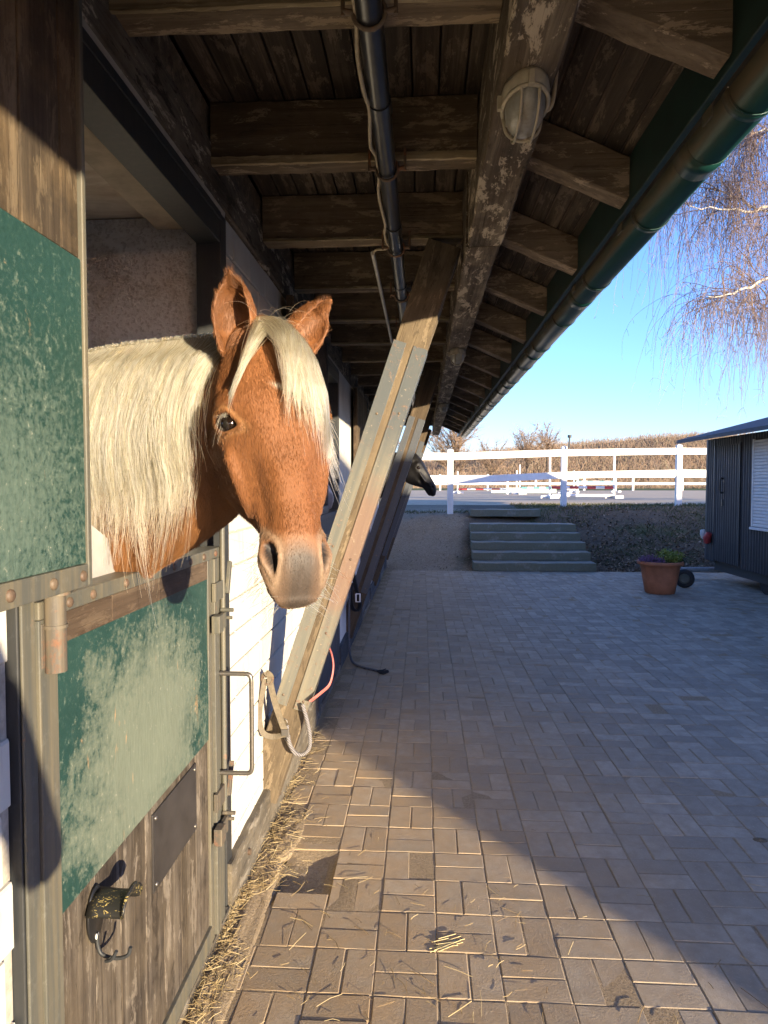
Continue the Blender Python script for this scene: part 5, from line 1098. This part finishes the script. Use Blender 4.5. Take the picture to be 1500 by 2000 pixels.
def mane(H, n, seed, mat, L0=.375, side=-1, cover=(0.13, .82), npt=18, rad=.0006, nc=110, pullk=.62, amp=1.):
    rg = np.random.default_rng(seed); secs, cen = H['secs'], H['cen']; S = np.linspace(0, 1, len(secs)); cs = np.sort(rg.uniform(*cover, nc)); cl_ph = rg.uniform(0, 6.28, nc); cl_len = rg.normal(1, .17, nc); cl_off = rg.normal(0, .008, nc); cl_amp = rg.uniform(.6, 3.0, nc)*amp
    s = rg.uniform(*cover, n); ci = np.clip(np.searchsorted(cs, s)+rg.integers(-1, 2, n), 0, nc-1)
    def at(q, j): return np.interp(q, S, secs[:, j])
    crest = np.stack([at(s, j) for j in range(3)], 1); thr = np.stack([at(s, j) for j in range(3, 6)], 1); hw = at(s, 6); ccen = np.stack([np.interp(cs, S, secs[:, j]) for j in range(3)], 1)
    e = .02; tan = np.stack([np.interp(s+e, S, cen[:, j])-np.interp(s-e, S, cen[:, j]) for j in range(3)], 1); tan[:, 2] = 0; tan /= np.linalg.norm(tan, axis=1, keepdims=True); lat = np.stack([-tan[:, 1], tan[:, 0], 0*s], 1)
    lat *= np.sign(lat@np.array([-.37, -.93, 0]))[:, None]*(-side)     # towards the near side
    zc, hh = (crest[:, 2]+thr[:, 2])/2, (crest[:, 2]-thr[:, 2])/2
    L = L0*cl_len[ci]*np.clip(rg.normal(1, .12, n), .45, 1.35)*np.interp(s, [0, .1, .4, .8], [.82, .95, 1.0, 1.05]); out = np.zeros((n, npt, 3)); lift = rg.uniform(0, .016, n)**1; clear = .004+rg.uniform(0, 1, n)**1.5*.03+cl_off[ci]*.5; along = rg.normal(0, .012, n)*np.where(rg.random(n) < .06, 4.5, 1)
    latpos = rg.uniform(-.03, .02, n); maxw = np.zeros(n)
    for k in range(npt):
        t = k/(npt-1); arcl = L*t; over = np.clip(arcl/.07, 0, 1); z = crest[:, 2]+.004+.006*np.sin(cl_ph[ci])*over-4*(np.minimum(latpos, 0))**2*(1-over)*6+lift*np.sin(np.clip(arcl/.06, 0, 1)*math.pi)*.9-np.maximum(0, arcl-.035)*.985-.012*over
        c_ = np.clip((z-zc)/hh, -1, 1); w = hw*(1-.30*np.maximum(c_, 0)**1.5)*np.sqrt(np.maximum(0, 1-c_*c_)); maxw = np.maximum(maxw, w); wl_ = np.maximum(w, maxw-.012)+clear*np.clip(t*3, .25, 1)
        lp = latpos*(1-over)+wl_*over; pull = np.clip((t-.25)/.75, 0, 1)**1.2*pullk
        sa = along*t+(cs[ci]-s)*1.05*pull*0; p = crest+lat*lp[:, None]+tan*(along*t+.004*cl_amp[ci]*np.sin(cl_ph[ci]+t*9)*t*1.6+.0025*np.sin(rg.uniform(0, 6.28)+t*14+s*300)*t+.02*t*(s > .3)+.07*t*np.clip((.34-s)/.2, 0, 1))[:, None]
        p += tan*((ccen[ci]-crest)*tan).sum(1)[:, None]*pull[:, None] if np.ndim(pull) else tan*(((ccen[ci]-crest)*tan).sum(1)*pull)[:, None]
        p[:, 2] = z; p += lat*(.004*np.sin(cl_ph[ci]*2+t*8)*t)[:, None]; out[:, k] = p
    r = rad*np.interp(np.linspace(0, 1, npt), [0, .1, .6, 1], [.8, 1, .9, .35])[None]*rg.uniform(.7, 1.25, (n, 1)); return hair_object('mane', out, r, mat, H['o'])
mane(H1, 5600, 3, FLAX)
mane(H1, 3800, 4, FLAX, L0=.34, nc=46, pullk=.86, amp=1.9)
# forelock: falls from the poll, mostly to the horse's left
def forelock(H, n, seed, mat):
    rg = np.random.default_rng(seed); toW = H['toW']; npt = 15; left = rg.random(n) < .22; P = np.zeros((n, npt, 3)); q = rg.random(n); x0 = np.where(left, rg.normal(-.006, .008, n), rg.normal(.018, .023, n)); u0 = rg.uniform(-.04, .012, n)
    q = np.clip(np.round(q*26)/26+rg.normal(0, .016, n), 0, 1.05)      # locks
    tw = np.where(left, -.072-.03*q, -.006+.122*q**.85); tu = np.where(left, .10+.075*q, .15+.035*rg.normal(size=n)*.8+.075*q**1.5+.02*np.sin(q*40)); ln = np.clip(rg.normal(1., .14, n), .55, 1.35)
    for k in range(npt):
        t = k/(npt-1)*ln; uu = u0+(tu-u0)*t**1.05; ww = x0+(tw-x0)*np.clip(t, 0, 1.4)**.85+.004*np.sin(q*70+t*7)*t+.002*rg.normal(size=n)*0
        top = np.interp(uu, HU, HT); a = np.interp(uu, HU, HWT); b = np.interp(uu, HU, HWM); d_ = top-np.interp(uu, HU, HB_); x = np.abs(ww)
        vv = np.where(x < a, top-.06*d_*(x/a)**2.2, top-.06*d_-.21*d_*np.clip((x-a)/(b-a+1e-6), 0, 1)**1.3)+np.where(x > b, -(x-b)*.6, 0)
        lift = .014+.027*np.sin(np.clip(t, 0, 1)*math.pi)*(1-.35*q)+.006*np.sin(q*53); lift = lift*np.where(left, .7, 1)+.008*np.clip(t-.8, 0, 1)
        P[:, k] = toW(np.stack([uu, vv+lift*1.0+.002, ww], 1))
    r = .00058*np.interp(np.linspace(0, 1, npt), [0, .5, 1], [1, .9, .35])[None]*rg.uniform(.7, 1.2, (n, 1)); hair_object('forelock', P, r, mat, H['o'])
    # flyaway hairs over the poll
    m = 26; b = toW(np.stack([rg.uniform(-.05, 0, m), rg.normal(-.01, .01, m), rg.normal(.01, .03, m)], 1)); d = rg.normal(0, .5, (m, 3)); d[:, 2] = np.abs(d[:, 2])+.3; d[:, 0] += .35; T = twig_fan(b, d, rg.uniform(.03, .08, m), 10, rg, .2, .07); hair_object('flyaway_hair', T, np.linspace(.0003, .00012, 10)[None], mat, H['o'])
forelock(H1, 4200, 5, FLAX)
# winter coat
def fur(H, n, seed, mat, lenf=1.0):
    rg = np.random.default_rng(seed); V, F4, col = H['V'], H['F4'], H['col']; N, _ = normals(V, [tuple(f) for f in F4]) if False else (None, None)
    a, b, c, d = (V[F4[:, k]] for k in range(4)); nrm = np.cross(c-a, d-b); area = np.linalg.norm(nrm, axis=1); nrm = nrm/np.maximum(area, 1e-12)[:, None]; cn = (a+b+c+d)/4; L = H['toL'](cn)
    tocam = np.array([0, 0, 1.54])-cn; vis = (nrm*tocam).sum(1) > -.35*np.linalg.norm(tocam, axis=1); er = H['eyeR'][F4].mean(1); nr = H['nosR'][F4].mean(1); ok = vis & (er > 1.25) & (nr > 1.1) & (cn[:, 0] > -1.05)
    wgt = area*ok*np.where(L[:, 0] > -.25, 1, .6); i = rg.choice(len(F4), n, p=wgt/wgt.sum()); x, y = rg.random((2, n, 1)); root = (a[i]*(1-x)+b[i]*x)*(1-y)+(d[i]*(1-x)+c[i]*x)*y; nn = nrm[i]; Li = L[i]
    comb = np.tile(H['M3'][0], (n, 1)); isneck = (Li[:, 1] < -.28) | ((Li[:, 0] < .02)); isear = (Li[:, 0] < -.03) & (Li[:, 1] > -.17) & (np.abs(Li[:, 2]) < .15)
    comb = np.where((isneck & ~isear)[:, None], np.array([-.35, .1, -1.]), comb); comb = np.where(isear[:, None], -H['M3'][0]*.9+np.array([0, 0, .2]), comb); comb = comb-nn*(comb*nn).sum(1)[:, None]; comb /= np.maximum(np.linalg.norm(comb, axis=1, keepdims=True), 1e-6)
    sw = .35*np.stack([vnoise(root*11, 41), vnoise(root*11, 42), vnoise(root*11, 43)], 1); dirn = nn*.22+comb+sw*.3+rg.normal(0, .12, (n, 3)); dirn /= np.linalg.norm(dirn, axis=1, keepdims=True)
    ln = .0095*lenf*rg.uniform(.6, 1.35, n); under = np.clip((-.14-Li[:, 1])/.08, 0, 1)*(Li[:, 0] > .02); ln = ln*(1+1.1*under); ln = np.where(isear, ln*1.5, ln); ln = np.where(Li[:, 0] > .45, ln*.55, ln); ln = np.where((Li[:, 0] > .52) & (Li[:, 1] < -.09), ln*1.6, ln)
    t = np.array([0, .5, 1.])[None, :, None]; P = root[:, None]-nn[:, None]*.0005+dirn[:, None]*ln[:, None, None]*t-nn[:, None]*(.16*ln)[:, None, None]*t*t
    cc = col[F4[i]].mean(1)*rg.uniform(.88, 1.15, (n, 1))*(1+.05*vnoise(root*9, 44))[:, None]; hair_object('coat_fur', P, np.array([[.0003, .00024, .00008]])*1.0, mat, H['o'], np.clip(cc, 0, 1))
def fur_mat():
    m = Mt('coat_fur_strands'); c = m.attr('strand_col'); return m.out(c, .5, spec=.4)
FUR = fur_mat(); fur(H1, 170000, 9, FUR)
def whiskers(H, mat):
    rg = np.random.default_rng(31); m = 120; sd = np.where(rg.random(m) < .5, -1, 1); uu = rg.uniform(.43, .575, m); vv = rg.uniform(-.135, -.06, m); ww = np.interp(uu, HU, HWM)*.92*sd; b = H['toW'](np.stack([uu, vv, ww], 1)); d = np.stack([.5+rg.normal(0,.3,m), rg.normal(-.1,.35,m), sd*.8], 1)@H['M3']; T = twig_fan(b, d, rg.uniform(.015, .06, m), 6, rg, .03, .06); hair_object('whiskers', T, np.linspace(.00035, .00012, 6)[None], mat, H['o'])
    m = 26; sd = np.where(rg.random(m) < .5, -1, 1); t = rg.uniform(-1, .6, m); b = H['toW'](np.stack([.205+.42*.0235*t-.013, -.050+.62*.0235*t+.006, (.105-.35*.0235*t)*sd], 1)); d = np.stack([.3+rg.normal(0,.15,m), .5+rg.normal(0,.2,m), sd*1.0], 1)@H['M3']; T = twig_fan(b, d, rg.uniform(.012, .022, m), 5, rg, .08, .03); hair_object('eyelashes', T, np.linspace(.00028, .0001, 5)[None], mat, H['o'])
whiskers(H1, FLAX)
BLKC = ((.005,.0045,.005), (.008,.007,.007), (.006,.005,.005), (.009,.008,.008), (.004,.004,.004)); WHC = ((.62,.58,.55), (.7,.66,.62), (.2,.17,.16), (.5,.45,.42), (.02,.015,.015))
def nk(dx, y0, y1, dz=0): return [(0, -.20+dx, y0+.02, 1.90+dz, -.26+dx, y0+.02, 1.62+dz, .06), (.35, -.42+dx, y0+.06, 1.93+dz, -.38+dx, y0+.05, 1.5+dz, .085), (.65, -.75+dx, y1, 1.9+dz, -.62+dx, y1, 1.36+dz, .11), (1, -1.15+dx, y1+.05, 1.78+dz, -1.05+dx, y1+.05, 1.1+dz, .17)]
H2 = horse('black_horse', 'black horse putting its head out beyond the second brace', (-.09, 8.17, 1.93), R(74), R(32), nk(.1, 8.19, 8.26), BLKC, .007, False, EARS1)
H3 = horse('white_horse', 'white horse whose nose shows between chestnut head and near brace', (-.85, 4.80, 1.90), R(60), R(30), nk(-.66, 4.84, 4.95, -.03), WHC, .007, False, EARS1)
# ------------------------------------------------------------------ the person taking the picture, whose shadow falls on the wall
def person():
    x, y = .185, -.40; f = Vector((-.2, .98, 0)).normalized(); s = Vector((f.y, -f.x, 0)); mb = MB()
    def P(a, b, z): return Vector((x, y, 0))+s*a+f*b+Vector((0,0,z))
    def limb(pts, rs):
        pts = [Vector(p) for p in pts]; n0 = len(pts)
        e0 = pts[0]-(pts[1]-pts[0]).normalized()*rs[0]*.6; e1 = pts[-1]+(pts[-1]-pts[-2]).normalized()*rs[-1]*.6
        mb.tube([e0]+pts+[e1], [rs[0]*.5]+list(rs)+[rs[-1]*.5], 14)
    def ell(zs): loft(mb, [[tuple(P(rx*math.cos(t), off+ry*math.sin(t), z)) for t in np.linspace(0, 2*math.pi, 21)[:-1]] for z, rx, ry, off in zs])
    ell([(.80,.12,.08,0),(.84,.19,.125,0),(.95,.195,.13,0),(1.05,.175,.12,0),(1.2,.185,.12,0),(1.32,.205,.115,0),(1.38,.17,.09,0),(1.41,.06,.05,0)])
    ell([(1.38,.05,.05,.01),(1.45,.05,.052,.012),(1.49,.06,.08,.03),(1.54,.072,.095,.03),(1.60,.075,.10,.03),(1.66,.066,.09,.022),(1.70,.04,.055,.02),(1.715,.01,.015,.02)])
    ell([(1.50,.012,.012,.13),(1.52,.016,.014,.132),(1.545,.01,.012,.125)])
    for k in (-1, 1):
        ell([]) if False else None
        limb([P(k*.10, 0, .86), P(k*.105, .015, .48), P(k*.11, -.01, .10)], (.095, .065, .05)); limb([P(k*.11, -.03, .045), P(k*.125, .16, .04)], (.045, .042))
        limb([P(k*.195, 0, 1.34), P(k*.27, .06, 1.10), P(k*.10, .25, 1.40)], (.062, .052, .036)); limb([P(k*.09, .26, 1.42), P(k*.06, .29, 1.47)], (.032, .028))
        for j in range(4): limb([P(k*(.065-.006*j), .295, 1.49-.02*j), P(k*.035, .315, 1.495-.021*j), P(k*.012, .318, 1.497-.022*j)], (.009, .0085, .0075))
        limb([P(k*.075, .28, 1.46), P(k*.055, .272, 1.50), P(k*.035, .285, 1.52)], (.011, .010, .008))
    V, F = remesh(mb, .009, 4); me = bpy.data.meshes.new('person'); off = np.array([x, y, 0]); me.from_pydata((V-off).tolist(), [], F); me.polygons.foreach_set('use_smooth', [True]*len(F))
    z = V[:, 2]; fy = (V-off)@np.array([f.x, f.y, 0]); col = np.tile((.03,.035,.05), (len(V), 1)); col[z < .86] = (.02,.025,.045); col[z < .09] = (.03,.02,.015); skin = (z > 1.43) & (fy < .2) | ((fy > .265) & (z > 1.38)); col[skin] = (.5,.3,.22); col[(z > 1.60) & (fy < .2) | (z > 1.46) & (fy < .03)] = (.06,.035,.02)
    a = me.attributes.new('coat', 'FLOAT_COLOR', 'POINT'); a.data.foreach_set('color', np.concatenate([col, np.ones((len(V), 1))], 1).astype(np.float32).ravel()); me.update()
    mt = Mt('clothes_and_skin'); o = link('person', me, mt.out(mt.attr('coat'), .7)); o.location = off; tag(o, 'person in a dark jacket holding up a phone beside the half door', 'person')
person()
